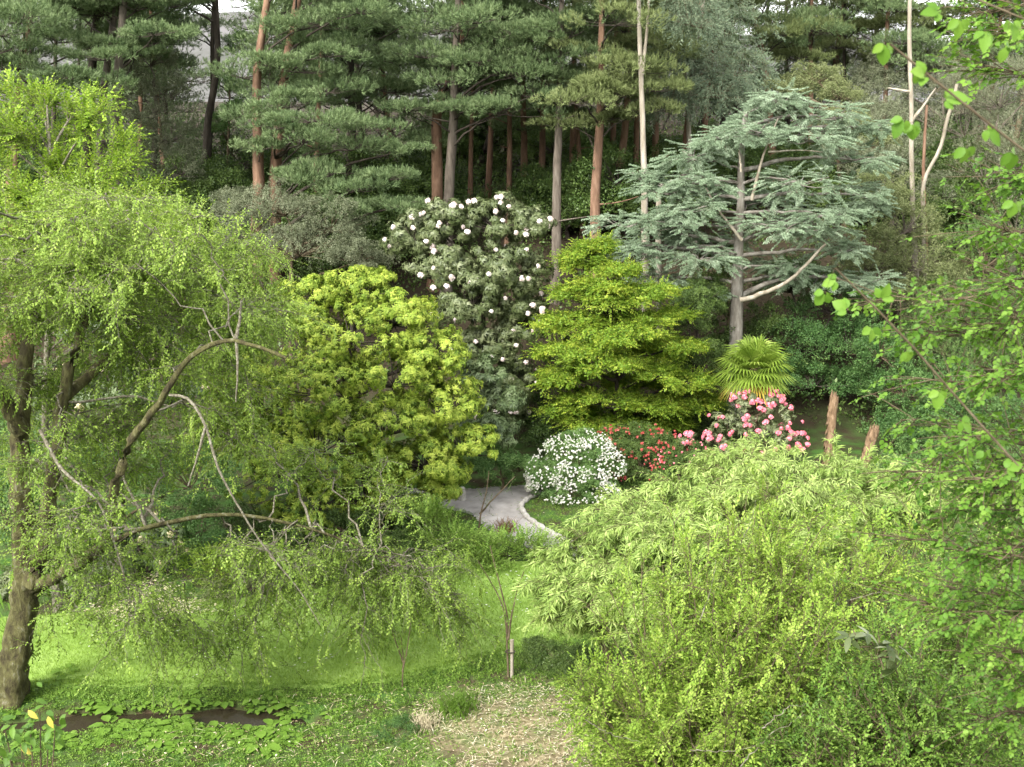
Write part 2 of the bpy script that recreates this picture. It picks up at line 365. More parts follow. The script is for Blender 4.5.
def t_flower(n=14, r=.085, ps=.07, t0=.5):
    o = []
    for v in range(3):
        T = Tpl()
        for i in range(n):
            e = 1 - .95 * i / n; a = i * 2.4; d = np.array([e, math.sqrt(1 - e * e) * math.cos(a), math.sqrt(1 - e * e) * math.sin(a)])
            if i == 0: d = np.array([1., 0, 0])
            tg = unit(np.cross(d, RT.normal(0, 1, 3))); T.leaf(d * r * RT.uniform(.85, 1.2) - tg * ps * .5, tg, unit(d + RT.normal(0, .3, 3)), ps, ps * .8, t0 + RT.normal(0, .2), -.15, .1)
        c = T.n; q = r * .82; T.V += [np.array(x) * q for x in ((1, 0, 0), (0, 1, 0), (0, 0, 1), (0, -1, 0), (0, 0, -1), (-.3, 0, 0))]; T.T += [t0] * 6; T.n += 6
        for f in ((0, 1, 2), (0, 2, 3), (0, 3, 4), (0, 4, 1), (5, 2, 1), (5, 3, 2), (5, 4, 3), (5, 1, 4)): T.F.append(([c + i for i in f], 0))
        o.append(T.done())
    return o
TP = dict(spray=t_spray(), acerb=t_spray(12, .42, .1, .065, .12, True, .5, .2, 60), sprayb=t_spray(11, .5, .085, .05, .1), whorl=t_whorl(11, .16, .045, .9), pieris=t_whorl(12, .13, .032, .6, .62, .16, 0, 7, .12),
          tuft=t_tuft(), tuft2=t_tuft(14, .2, .024, 1.1), cedar=t_cedar(), ball=t_ball(), acerc=t_ball(12, .11, .085, .06, .5), ballf=t_ball(16, .1, .045, .026), hang=t_hang(), euc=t_hang(14, .6, .13, .026, .5, .6),
          truss=t_flower(20, .08, .085), bloom=t_flower(6, .03, .04), acer=t_spray(13, .42, .07, .05, .15, True, .5, .2, 60),
          spring=t_spray(11, .3, .05, .028, 0, True, .5, .2, 45), maple=t_spray(9, .34, .085, .062, .2, True, .5, .15, 65, .12, True), bigr=t_whorl(12, .26, .075, .9, .5, .15, fine=True))

# ------------------------------------------------------------------ generic plants
def lobe(px, py, Y, rx, ry, rd=None):
    c = at(px, py, Y); k = 1 / ppm(c)
    return (c, np.array([rx * k, (rd if rd else rx) * k, ry * k]))
def clumps(rng, lobes, nsub, subr, nper, flat=.7, low=-.45, upb=.5):
    P, N, SC, HUB = [], [], [], []
    for c, r in lobes:
        z = rng.uniform(low, 1, nsub); a = rng.uniform(0, 6.283, nsub); q = np.sqrt(1 - z * z)
        d = np.stack([q * np.cos(a), q * np.sin(a), z], 1)
        sc = c + d * r * rng.uniform(.55, 1.05, (nsub, 1))
        sr = subr * r.mean() * rng.uniform(.6, 1.35, nsub)
        e = unit(rng.normal(0, 1, (nsub, nper, 3)) + np.array([0, 0, .35])); rad = rng.uniform(.3, 1, (nsub, nper, 1)) ** .5
        pp = sc[:, None] + e * rad * sr[:, None, None] * np.array([1, 1, flat])
        nn = e + .6 * d[:, None] + np.array([0, 0, upb])
        P.append(pp.reshape(-1, 3)); N.append(nn.reshape(-1, 3)); SC.append(sc); HUB.append(np.repeat((c - np.array([0, 0, .25 * r[2]]))[None], nsub, 0))
    return np.concatenate(P), unit(np.concatenate(N)), np.concatenate(SC), np.concatenate(HUB)
def limbs(geo, rng, trunk, tr, lobes, k=9, m=0, thick=1.0, slope=.45):
    """limbs from a trunk polyline (k,3) to the lobe centres"""
    for c, r in lobes:
        hd = np.linalg.norm(trunk[:, :2] - c[:2], axis=1); zt = c[2] - slope * hd - .2 * r[2]
        j = int(np.argmin(np.abs(trunk[:, 2] - zt) + .25 * hd)); a = trunk[j]; b = c - np.array([0, 0, .2 * r[2]])
        mid = (a + b) / 2 + np.array([0, 0, .12 * np.linalg.norm(b - a)]) + rng.normal(0, .06, 3) * np.linalg.norm(b - a)
        p = bez(a[None], mid[None], b[None], k); p[0, 1:-1] += rng.normal(0, .03, (k - 2, 3))
        r0 = min(tr * .55, .02 + .03 * np.linalg.norm(b - a)) * thick
        tubes(geo, p, np.linspace(r0, r0 * .35, k)[None], 6, m)
def branches(geo, rng, HUB, SCn, r0=.02, m=0, k=5):
    mid = (HUB + SCn) / 2 + rng.normal(0, .12, HUB.shape); p = bez(HUB, mid, SCn, k)
    tubes(geo, p, np.broadcast_to(np.linspace(r0, r0 * .3, k), (len(HUB), k)), 4, m)
SEED = [100]
def plant(name, label, cat, lobes, tpls, mat, base, tr=.08, nsub=14, subr=.38, nper=26, sc=1.0, flat=.7, low=-.45, upb=.5, droop=0.0,
          bark='twig', group=None, flowers=None, tint=0.0, trunkpts=None, hor=0.0, tj=.16, trunk=True, crown='crown', lt=1.0, r1=None, slope=.45):
    SEED[0] += 1; rng = np.random.default_rng(SEED[0])
    base = np.asarray(base, float); root = thing(name, label, cat, base, group)
    P, N, SCn, HUB = clumps(rng, lobes, nsub, subr, nper, flat, low, upb)
    g = Geo()
    if trunk:
        if trunkpts is None:
            cc = np.mean([c for c, r in lobes], 0); top = cc + np.array([0, 0, .1]); pts = [base - np.array([0, 0, .15]), (base * .6 + top * .4) + rng.normal(0, .1, 3), top]
        else: pts = trunkpts
        tp = trunk_tube(g, pts, tr, r1 if r1 else tr * .4, rng)
        limbs(g, rng, tp, tr, lobes, thick=lt, slope=slope); branches(g, rng, HUB, SCn, max(.008, min(.025, tr * .2)))
        g.build('trunk', M[bark], root, base, True)
    D = N * (1 - hor) + hor * unit(N * np.array([1, 1, .12])); D = unit(D - np.array([0, 0, droop]))
    U = np.array([0, 0, 1.0]) + .35 * N
    tc_ = np.repeat(rng.normal(0, .1, len(SCn)), nper); cg = Geo(); scatter(cg, tpls, P, D, U, sc * rng.uniform(.7, 1.3, len(P)), rng, tint + tc_, tj)
    cg.build(crown, [M[mat], M['twig']], root, base)
    if flowers:
        kind, ftp, fmat, nf, fs, fname = flowers; want = nf; nf = nf * 6
        k = rng.choice(len(SCn), nf, replace=len(SCn) < nf); lo = rng.integers(0, len(lobes), nf)
        c = np.array([lobes[i][0] for i in lo]); r = np.array([lobes[i][1] for i in lo])
        z = rng.uniform(-.25, 1, nf); a = rng.uniform(0, 6.283, nf); q = np.sqrt(1 - z * z)
        d = np.stack([q * np.cos(a), -np.abs(q * np.sin(a)) * np.where(rng.random(nf) < .88, 1, -1), z], 1)
        fp = c + d * r * rng.uniform(.98, 1.16, (nf, 1)); fd = unit(d + np.array([0, -.3, .3]))
        inside = np.zeros(nf)
        for j, (cc_, rr_) in enumerate(lobes): inside += (((fp - cc_) / (rr_ * .97)) ** 2).sum(1) < 1
        if kind != 'each': inside += (np.sin(fp[:, 0] * 4.1 + 1) + np.sin(fp[:, 1] * 3.3 + fp[:, 2] * 4.7) + np.sin(fp[:, 2] * 7.9 - fp[:, 0] * 5.3)) * .5 + rng.normal(0, .5, nf) < -.25
        ok = np.nonzero(inside == 0)[0][:want]; fp = fp[ok]; fd = fd[ok]; nf = len(ok)
        if kind == 'each':
            fm = []
            for tpx in ftp:
                fg = Geo(); scatter(fg, [tpx], np.zeros((1, 3)), np.array([[0, 0, 1.]]), np.array([1., 0, 0]), 1.0, rng, 0, 0)
                fm.append(fg.build(fname, [M[fmat]], root))
            for i in range(nf):
                o = fm[i] if i < len(fm) else fm[i % len(fm)].copy()
                if i >= len(fm): C.objects.link(o); o.parent = root
                o.location = fp[i] - base; s_ = fs * rng.uniform(.75, 1.2); o.scale = (s_, s_, s_)
                dx, dy, dz = fd[i]; o.rotation_euler = (0, math.acos(max(-1, min(1, dz))), math.atan2(dy, dx))
        else:
            fg = Geo(); scatter(fg, ftp, fp, fd, np.array([.1, .2, 1.]), fs * rng.uniform(.7, 1.3, nf), rng, 0, .2)
            fo = fg.build(fname, [M[fmat]], root, base); fo["kind"] = "stuff"
    return root
def gbase(px, Y, dx=0):
    x = float(at(px, 400, Y)[0]) + dx; return np.array([x, Y, float(tz(x, Y))])

exec_order = []
# ================================================================== SETTING
def build_terrain():
    def graded(a, b, step, far, n):
        mid = np.arange(a, b + 1e-6, step); q = np.linspace(0, 1, n)[1:] ** 2.6
        return np.r_[(a - q * (far + a))[::-1] if a > -far else a - (q * far)[::-1], mid, b + q * (far - b)]
    xs = graded(-16, 16, .22, 3500, 26)
    ys = np.r_[np.linspace(-300, 8, 24), np.arange(8.3, 50, .22), 50 + np.linspace(0, 1, 80)[1:] ** 2.2 * 4500]
    X, Y = np.meshgrid(xs, ys); Z = tz(X, Y)
    rng = np.random.default_rng(3)
    V = np.stack([X, Y, Z], -1).reshape(-1, 3); nx, ny = len(xs), len(ys)
    i, j = np.meshgrid(np.arange(ny - 1), np.arange(nx - 1), indexing='ij'); b = i * nx + j
    F = np.stack([b, b + 1, b + nx + 1, b + nx], -1).reshape(-1, 4)
    c = ground(530, 735)
    st = np.exp(-(((X - c[0]) / 2.3) ** 2 + ((Y - c[1]) / 1.9) ** 2) ** 1.2) * np.clip(.75 + .5 * np.sin(X * 4.1 + Y * 2) * np.sin(Y * 5.3 - X), 0, 1)
    g = Geo(); g.add(V, F, st.ravel()); o = g.build('ground', M['ground'], None, (0, 0, 0), True); o["kind"] = "structure"
    # distant hills
    xs = np.linspace(-1600, 1600, 160); ys = np.linspace(500, 1900, 60); X, Y = np.meshgrid(xs, ys)
    ridge = 79 - .032 * X + 6 * np.sin(X * .009 + 2) + 3 * np.sin(X * .027)
    Z = -10 + ridge * sstep(520, 1150, Y) * (1 + .05 * np.sin(X * .02 + Y * .013) + .04 * np.sin(Y * .031 - X * .008))
    V = np.stack([X, Y, Z], -1).reshape(-1, 3); nx, ny = 160, 60
    i, j = np.meshgrid(np.arange(ny - 1), np.arange(nx - 1), indexing='ij'); b = i * nx + j
    g = Geo(); g.add(V, np.stack([b, b + 1, b + nx + 1, b + nx], -1).reshape(-1, 4)); o = g.build('hills', M['hill'], None, (0, 0, 0), True); o["kind"] = "structure"
build_terrain()
def inpoly(poly, x, y):
    r = np.zeros(x.shape, bool); n = len(poly)
    for i in range(n):
        x1, y1 = poly[i]; x2, y2 = poly[(i + 1) % n]
        c = ((y1 > y) != (y2 > y)) & (x < (x2 - x1) * (y - y1) / (y2 - y1 + 1e-12) + x1); r ^= c
    return r
LAWN = [ground(*p)[:2] for p in ((-60, 690), (-60, 625), (60, 612), (130, 606), (180, 602), (230, 598), (300, 592), (360, 586), (405, 578), (450, 566), (500, 560), (560, 562), (620, 575), (640, 600), (610, 625), (560, 640), (520, 650), (470, 662), (420, 676), (360, 686), (280, 690), (180, 688), (100, 686))]
def sheet(name, poly, z, mat, step=.11, kind="structure", jit=.12, seed=1):
    P = np.array(poly); x0, y0 = P.min(0) - .3; x1, y1 = P.max(0) + .3
    xs = np.arange(x0, x1, step); ys = np.arange(y0, y1, step); X, Y = np.meshgrid(xs, ys); nx = len(xs)
    i, j = np.meshgrid(np.arange(len(ys) - 1), np.arange(nx - 1), indexing='ij'); b = (i * nx + j)
    cx = X[:-1, :-1] + step / 2; cy = Y[:-1, :-1] + step / 2
    k = inpoly(poly, cx + jit * np.sin(cy * 5.1 + cx * 2), cy + jit * np.sin(cx * 4.3 + 1))
    F = np.stack([b, b + 1, b + nx + 1, b + nx], -1)[k]
    used = np.unique(F); mp = np.full(X.size, -1); mp[used] = np.arange(len(used))
    V = np.stack([X, Y, tz(X, Y) + z], -1).reshape(-1, 3)[used]
    g = Geo(); g.add(V, mp[F]); o = g.build(name, mat, None, (0, 0, 0), True); o["kind"] = kind; return o
sheet('lawn', LAWN, .012, M['lawn'], .06, jit=.09)
PATH = [ground(*p)[:2] for p in ((395, 490), (440, 487), (475, 489), (505, 487), (535, 484), (565, 474), (610, 464), (612, 476), (570, 490), (532, 497), (521, 506), (528, 518), (545, 530), (578, 547), (610, 566), (600, 580), (560, 557), (520, 546), (490, 531), (470, 514), (440, 508), (395, 509))]
sheet('path', PATH, .02, M['path'], .08, jit=.03)
# stone edging along the path's right side
kp = np.array([ground(*p) for p in ((548, 493), (530, 498), (520, 507), (527, 519), (545, 531), (578, 548), (600, 560))]); kp = resample(kp, 40); kp[:, 2] += .05
g = Geo(); tubes(g, kp[None], np.full((1, 40), .085) * (1 + .25 * np.sin(np.arange(40) * 2.1))[None], 6); o = g.build('path_edging', M['stone'], None, (0, 0, 0)); tag(o, "pale stone edging curving along the right side of the path", "edging")
o["kind"] = "structure"
# stream
xs = np.linspace(-16, -4.3, 60); g = Geo(); yc = 23.55 + .25 * np.sin(xs * .7)
V = np.concatenate([np.stack([xs, yc - .55, np.full(60, -.17)], 1), np.stack([xs, yc + .55, np.full(60, -.17)], 1)]); i = np.arange(59)
g.add(V, np.stack([i, i + 1, i + 61, i + 60], 1)); o = g.build('stream_water', M['water']); o["kind"] = "structure"

# ================================================================== PINES AND THE WOOD BEHIND
KEEP = [(240, 26, 26, 40), (68, 50, 26, 24), (866, 44, 16, 14), (805, 45, 10, 10), (965, 40, 24, 16), (152, 10, 12, 10)]
def proj(p):
    q = np.asarray(p) - CAM; d = q @ FW; return 512 + FPX * q[0] / d, 383.5 - FPX * (q @ UPV) / d
def pine(label, px0, Y, track, r, pads=(), auto=(0, 0, 0, 0, 0), bark='bark_red', mat='pine', seed=0, top=20.0, tuft='tuft', name='pine_tree', dead=0, per=390, group='pines along the wooded slope', padr=1.0):
    """track: (px,py) points the trunk passes at depth Y above its base; auto: (n, zlow, zhigh, spread, bias_x)"""
    rng = np.random.default_rng(seed + 700); base = gbase(px0, Y); root = thing(name, label, 'tree', base, group)
    pts = [base - np.array([0, 0, .3])] + [at(a, b, Y) for a, b in track]
    e = pts[-1]; d = unit(pts[-1] - pts[-2]); topz = base[2] + top
    if topz > e[2]: pts += [e + np.array([d[0] * .5, d[1], 1]) * (topz - e[2]) * .5, e + np.array([d[0] * .4, 0, 1]) * (topz - e[2])]
    g = Geo(); tp = trunk_tube(g, pts, r, r * .3, rng, 9, 30, 1.35)
    lob = [lobe(a, b, Y + dy, w, h) for a, b, dy, w, h in pads]
    n, z0, z1, sp, bx = auto
    for q in range(n):
        z = base[2] + z0 + (z1 - z0) * rng.random(); f = (z - base[2] - z0) / max(.1, (z1 - z0)); c = tp[int(np.argmin(np.abs(tp[:, 2] - z)))]
        a = rng.uniform(0, 6.283); rr = sp * rng.uniform(.25, 1) * (1 - .45 * f)
        cc = np.array([c[0] + math.cos(a) * rr + bx, c[1] + math.sin(a) * rr, z]); qx, qy = proj(cc)
        if any(((qx - a_) / (b_ + 6)) ** 2 + ((qy - c_) / (d_ + 2)) ** 2 < 1 for a_, c_, b_, d_ in KEEP): continue
        lob.append((cc, np.array([1.7, 1.7, .42]) * rng.uniform(.7, 1.3) * padr))
    limbs(g, rng, tp, r, lob, m=1, thick=.45)
    P, N, SCn, HUB = clumps(rng, lob, 15, .4, per // 15, .4, -.25, .8); branches(g, rng, HUB, SCn, .014, 1)
    for q in range(dead):
        z = base[2] + rng.uniform(2.5, 8); c = tp[int(np.argmin(np.abs(tp[:, 2] - z)))]; a = rng.uniform(0, 6.283); L = rng.uniform(.6, 2)
        b = c + np.array([math.cos(a) * L, math.sin(a) * L, rng.uniform(-.2, .6)]); p = bez(c[None], ((c + b) / 2 + rng.normal(0, .15, 3))[None], b[None], 6)
        tubes(g, p, np.linspace(.045, .012, 6)[None], 4)
    g.build('trunk', [M[bark], M['bark_dark']], root, base, True)
    cg = Geo(); scatter(cg, TP[tuft], P, N, np.array([.1, .2, 1.]), .95 * rng.uniform(.8, 1.3, len(P)), rng, np.repeat(rng.normal(0, .13, len(SCn)), per // 15), .16)
    cg.build('crown', [M[mat], M['twig']], root, base)
    return root
PINES = [
 # label, px0, Y, track, r, pads, auto, bark, mat, top, dead
 ("orange-trunked pine at the left edge behind the lime-green sprays", 12, 50, [(12, 150), (22, 70), (30, 0)], 0.38, [(15, 55, 0, 45, 14), (60, 40, 1, 40, 12), (20, 20, -1, 50, 14), (100, 45, 1, 30, 8)], (22, 10.6, 15.5, 3.8, 0), 'bark_red', 'pine', 15, 0),
 ("thin dark pine trunk just right of the orange left edge pine", 54, 62, [(54, 120), (55, 60), (57, 0)], .18, [(55, 38, 0, 32, 8)], (19, 10.6, 15.5, 3.3, 0), 'bark_dark', 'pine', 15, 0),
 ("thinnest dark pine standing alone against the pale hill gap", 78, 66, [(78, 100), (79, 50), (81, 0)], .13, [(85, 38, 0, 28, 7)], (17, 10.6, 15.5, 3.9, 0), 'bark_dark', 'pine', 15, 0),
 ("dark straight pine to the left of the two leaning grey trunks", 88, 55, [(89, 120), (94, 40), (98, 0)], 0.34, [(85, 15, 0, 30, 10)], (22, 10.6, 15.5, 3.5, 0), 'bark_dark', 'pine', 15, 1),
 ("pale grey pine leaning right, behind the stouter grey trunk", 100, 53, [(102, 110), (110, 40), (118, 0)], 0.33, [], (19, 10.6, 15.5, 3.5, -.5), 'bark_grey', 'pine', 15, 1),
 ("stout grey pine trunk with bare broken side branches at left", 117, 52, [(116, 110), (119, 50), (124, 0)], 0.38, [(135, 8, 0, 30, 10)], (19, 10.6, 15.5, 3.5, 0), 'bark_grey', 'pine', 15, 5),
 ("slim dark pine with a kinked trunk below the sky gap", 208, 60, [(209, 110), (217, 75), (218, 40), (216, 0)], 0.29, [(200, 2, 0, 20, 6)], (14, 9.8, 15.5, 3.3, -1), 'bark_dark', 'pine', 15, 0),
 ("dark pine close beside the kinked pine at the sky gap", 213, 63, [(213, 90), (212, 40), (214, 0)], .2, [], (14, 9.8, 15.5, 3.3, -1.5), 'bark_dark', 'pine', 15, 0),
 ("orange pine with a bare straight trunk, left of a touching pair", 258, 51, [(258, 150), (256, 80), (260, 40), (268, 0)], 0.39, [(250, 115, -1, 34, 9), (262, 148, -1, 30, 9)], (12, 9.8, 15.5, 3.3, 1), 'bark_red', 'pine', 15, 0),
 ("orange pine leaning right, right of a touching pair, with low cloud pads", 276, 51.5, [(275, 160), (281, 120), (286, 60), (297, 10)], 0.39, [(300, 70, -1, 40, 10), (330, 90, -1, 40, 11), (290, 105, -2, 35, 10), (330, 122, -2, 45, 11), (375, 128, -1, 40, 10), (305, 140, -3, 45, 12), (350, 148, -2, 45, 12), (320, 172, -3, 42, 11), (275, 128, -3, 35, 8), (400, 150, -1, 28, 8), (300, 178, -3.5, 34, 8), (352, 188, -3.5, 40, 9), (345, 210, -4, 36, 9), (390, 178, -3, 30, 8), (400, 205, -3.5, 30, 8), (310, 120, -3.5, 40, 9)], (17, 9.8, 15.5, 3.7, .5), 'bark_red', 'pine', 15, 3),
 ("dark pine half hidden behind the two orange pines", 286, 62, [(287, 90), (285, 40), (287, 0)], .26, [(280, 30, 0, 24, 8)], (17, 9.8, 15.5, 3.3, .6), 'bark_dark', 'pine', 15, 0),
 ("dark pine filling the gap right of the leaning orange pine", 352, 58, [(352, 120), (350, 60), (352, 0)], .24, [(350, 20, -2, 50, 13), (330, 48, -2, 46, 13), (370, 55, -2, 46, 13), (390, 90, -2, 36, 12), (345, 95, -1, 40, 12), (405, 25, -1, 42, 12)], (22, 5.0, 15.5, 3.5, 0), 'bark_dark', 'pine', 15, 0),
 ("brown pine with a low crooked fork behind the pink rhododendron", 437, 54, [(437, 190), (436, 120), (437, 98), (452, 78), (462, 50), (460, 0)], 0.34, [(425, 55, -2, 45, 13), (470, 62, -2, 50, 13), (440, 82, -2, 42, 10), (500, 48, -1, 46, 13), (450, 28, -2, 55, 14), (405, 110, -1, 32, 10), (425, 140, 0, 30, 9)], (17, 7.8, 15.5, 3.8, .5), 'bark_red', 'pine', 15, 1),
 ("straight grey pine trunk beside the crooked forked pine", 447, 53, [(449, 190), (453, 120), (455, 70), (458, 0)], 0.30, [(480, 20, -2, 50, 14), (515, 75, -1, 44, 12), (545, 60, -1, 40, 12), (530, 95, -1, 34, 9), (470, 108, -1, 30, 8)], (19, 7.8, 15.5, 3.9, .5), 'bark_grey', 'pine', 15, 2),
 ("slender brown pine in the dark hollow of the wood", 524, 60, [(524, 150), (523, 100), (522, 0)], 0.20, [(520, 128, 0, 34, 9), (535, 20, 0, 50, 13)], (24, 7.8, 15.5, 3.5, 0), 'bark_red', 'pine', 15, 3),
 ("tall grey brown pine with a broken side fork above the acer", 556, 53, [(556, 200), (559, 120), (560, 90), (562, 0)], 0.25, [(560, 30, -1, 48, 14), (590, 55, 0, 36, 11), (575, 80, 0, 30, 8), (600, 20, 0, 38, 12)], (14, 7.8, 15.5, 3.3, 0), 'bark_grey', 'pine', 15, 3),
 ("brown pine directly behind the tall grey brown forked pine", 572, 60, [(572, 170), (574, 100), (575, 0)], .2, [(585, 100, 0, 30, 9), (570, 112, 0, 26, 7)], (19, 7.8, 15.5, 3.3, 0), 'bark_red', 'pine', 15, 1),
 ("orange red pine with a clean trunk in the middle of the wood", 594, 52.5, [(595, 190), (600, 120), (601, 84), (602, 0)], 0.28, [(615, 62, -1, 30, 9), (622, 95, -1, 26, 7), (592, 90, -1, 24, 7), (612, 118, 0, 20, 6)], (17, 7.8, 15.5, 3.3, 0), 'bark_red', 'pine2', 15, 2),
 ("leaning reddish pine left of the pale forked eucalyptus", 614, 57, [(617, 185), (626, 120), (629, 70), (632, 0)], 0.25, [(625, 30, 0, 30, 10), (612, 45, 0, 26, 9)], (17, 7.8, 15.5, 3.3, 0), 'bark_red', 'pine2', 15, 1),
 ("red-barked pine hidden behind the pale forked eucalyptus", 655, 60, [(655, 160), (656, 110), (660, 0)], .22, [(655, 62, 0, 30, 9)], (19, 7.8, 15.5, 3.3, 0), 'bark_red', 'pine2', 15, 1),
 ("olive green pine with open layers above the cedar", 772, 62, [(772, 160), (768, 90), (762, 50), (750, 0)], .24, [(755, 35, 0, 34, 10), (790, 25, 0, 40, 11), (750, 62, 0, 30, 8), (800, 58, 0, 28, 7), (735, 8, 0, 34, 10)], (22, 7.5, 15.5, 3.9, 0), 'bark_red', 'pine2', 15, 1),
 ("pine with an orange upper stem in front of the pale sky gap", 832, 70, [(832, 120), (833, 80), (838, 45), (845, 0)], .24, [(830, 20, 0, 40, 10), (860, 10, 0, 34, 9), (815, 40, 0, 28, 7)], (22, 7.5, 15.5, 3.9, 0), 'bark_red', 'pine2', 15, 0),
 ("thin dark pine right of the orange-stemmed pine by the gap", 844, 68, [(844, 130), (844, 60), (845, 0)], .15, [(850, 32, 0, 26, 6), (862, 48, 0, 20, 5)], (22, 7.5, 15.5, 3.7, 0), 'bark_dark', 'pine2', 15, 0),
 ("wispy pale green pine behind the white eucalyptus trunk", 905, 66, [(906, 120), (907, 60), (908, 0)], .17, [(890, 25, 0, 34, 9), (925, 18, 0, 30, 9), (885, 55, 0, 30, 8), (930, 42, 0, 26, 7), (900, 75, 0, 34, 10)], (22, 7.5, 15.5, 3.9, 0), 'bark_grey', 'pine2', 15, 0),
]
for i, (lab, px0, Y, tr, r, pads, au, bk, mt, top, dead) in enumerate(PINES):
    pine(lab, px0, Y, tr, r, pads, au, bk, mt, i, top, dead=dead)
# deeper wood that closes the gaps: individual dark pines, each a copy of one
deep = None
rngd = np.random.default_rng(41)
DEEP = [(30, 76), (130, 70), (150, 78), (172, 66), (318, 72), (335, 80), (375, 68), (395, 76), (420, 70), (470, 68), (492, 76), (510, 70), (540, 74), (585, 72), (612, 78), (640, 70), (672, 74), (700, 68), (722, 78), (745, 72), (770, 78), (792, 70), (825, 80), (898, 76), (920, 70), (1000, 74), (1030, 70), (5, 70), (105, 74), (125, 84), (350, 84), (450, 84), (560, 86), (650, 86), (845, 84)]
for i, (px, Y) in enumerate(DEEP):
    if deep is None:
        deep = pine("dark pine deep in the shaded wood behind the front row", px, Y, [(px, 120), (px + 2, 0)], .2, (), (34, 4.5, 14.0, 3.2, 0), 'bark_dark', 'pine', 90, 15, per=130, group='pines deep in the wood', padr=1.15)
    else:
        copy_tree(deep, gbase(px, Y), rngd.uniform(0, 6.28), rngd.uniform(.85, 1.15))
slim = None; rngs = np.random.default_rng(55)
for i, (px, Y, k) in enumerate([(318, 57, 1), (470, 58, .9), (488, 62, 1), (508, 56.5, .9), (540, 59, 1.05), (582, 57, .8), (608, 60, 1), (632, 58, .95), (672, 59, 1), (690, 62, 1.05), (402, 60, 1), (800, 63, 1), (870, 64, .95), (150, 62, 1), (180, 60, .9), (958, 66, 1), (985, 63, 1)]):
    if slim is None: slim = pine("slender pine with a bare brown trunk between the stouter pines", px, Y, [(px, 120), (px + 3, 60), (px + 2, 0)], .17, (), (20, 7.6, 14.5, 2.4, 0), 'bark_red', 'pine', 95, 16, dead=2, per=300, group='slender pines filling the wood')
    else: copy_tree(slim, gbase(px, Y), rngs.uniform(0, 6.28), k)
# pale trunks
def bare_trunk(name, label, px0, Y, tracks, r, bark, cat='tree', crown=None, r1=.4):
    rng = np.random.default_rng(int(px0)); base = gbase(px0, Y); root = thing(name, label, cat, base)
    for i, tr in enumerate(tracks):
        g = Geo(); pts = [at(a, b, Y) for a, b in tr]
        if i == 0: pts = [base - np.array([0, 0, .3])] + pts
        rr = r if i == 0 else r * .45
        trunk_tube(g, pts, rr, rr * r1, rng, 9, 26, 1.2 if i == 0 else 1)
        g.build('trunk' if i == 0 else 'limb', M[bark], root, base, True)
    if crown:
        lob, tps, mt, kw = crown; P, N, SCn, HUB = clumps(rng, lob, kw.get('nsub', 12), .45, kw.get('nper', 22), .8, -.5, .1)
        g = Geo(); branches(g, rng, HUB, SCn, .02); g.build('branches', M['twig'], root, base)
        cg = Geo(); D = unit(N + np.array([0, 0, -kw.get('droop', .9)])); scatter(cg, tps, P, D, np.array([.3, -1, .2]), rng.uniform(.8, 1.3, len(P)), rng, 0, .16); cg.build('crown', [M[mt], M['twig']], root, base)
    return root
E_ = lambda *a: [lobe(*q) for q in a]
bare_trunk('eucalyptus_tree', "pale eucalyptus with a forked cream trunk rising past the pines", 645, 50.5, [[(644, 150), (642, 100), (641, 70), (639, 30), (638, -20), (636, -60)], [(642, 75), (646, 40), (649, 0), (652, -50)]], .19, 'bark_pale',
           crown=(E_((640, -30, 50.5, 40, 25), (665, -10, 51, 40, 25), (690, 20, 51, 30, 22)), TP['euc'], 'euc', {}))
bare_trunk('cut_trunk', "short cream coloured cut trunk beside the forked eucalyptus", 659, 49.5, [[(658, 215), (659, 195), (661, 183)], [(660, 195), (666, 186), (672, 180)]], .13, 'bark_pale', cat='tree stump', r1=.8)
bare_trunk('eucalyptus_tree', "drooping grey eucalyptus filling the top behind the cedar", 690, 56, [[(688, 120), (692, 80), (700, 30), (706, -20)], [(690, 100), (682, 60), (676, 10)]], .16, 'bark_pale',
           crown=(E_((690, 15, 56, 34, 26), (725, 30, 56, 36, 30), (700, 62, 55, 40, 26), (675, 60, 55, 30, 24), (738, 70, 55, 30, 24), (715, 92, 54, 36, 20), (670, 100, 54, 28, 22), (745, 100, 55, 26, 14), (705, -20, 56, 44, 30)), TP['euc'], 'euc', {'nsub': 16, 'nper': 20}))
bare_trunk('eucalyptus_tree', "straight white eucalyptus trunk near the right sky gap", 911, 52, [[(911, 150), (912, 100), (909, 50), (910, -20)], [(912, 120), (922, 108), (930, 96), (936, 88)], [(911, 92), (900, 90), (888, 88)]], .16, 'bark_pale')
bare_trunk('curved_trunk', "bare white trunk curving out like a bow beside the straight white one", 921, 51.5, [[(922, 178), (932, 165), (943, 145), (946, 118), (955, 100), (957, 84)]], .12, 'bark_pale', r1=.5)
bare_trunk('slim_trunk', "thin reddish trunk between the straight and the curving white trunks", 923, 52.5, [[(923, 170), (925, 130), (927, 105)]], .08, 'bark_red', r1=.7)

# undergrowth of the wood: one mass nobody could count
rng = np.random.default_rng(8); g = Geo(); n = 7600
yy = 44.6 + 50 * rng.random(n) ** 1.2; xx = (rng.random(n) - .5) * (yy * .95); P = np.stack([xx, yy, tz(xx, yy) + rng.random(n) ** 1.6 * (1.5 + 1.6 * np.sin(xx * .45) ** 2)], 1)
scatter(g, TP['ball'], P, unit(rng.normal(0, .5, (n, 3)) + np.array([0, 0, 1])), np.array([1., 0, 0]), rng.uniform(1.4, 2.8, n), rng, .12, .22)
o = g.build('woodland_undergrowth', [M['darkleaf'], M['twig']]); tag(o, "dark leafy undergrowth covering the slope under the pines", "undergrowth", kind="stuff")

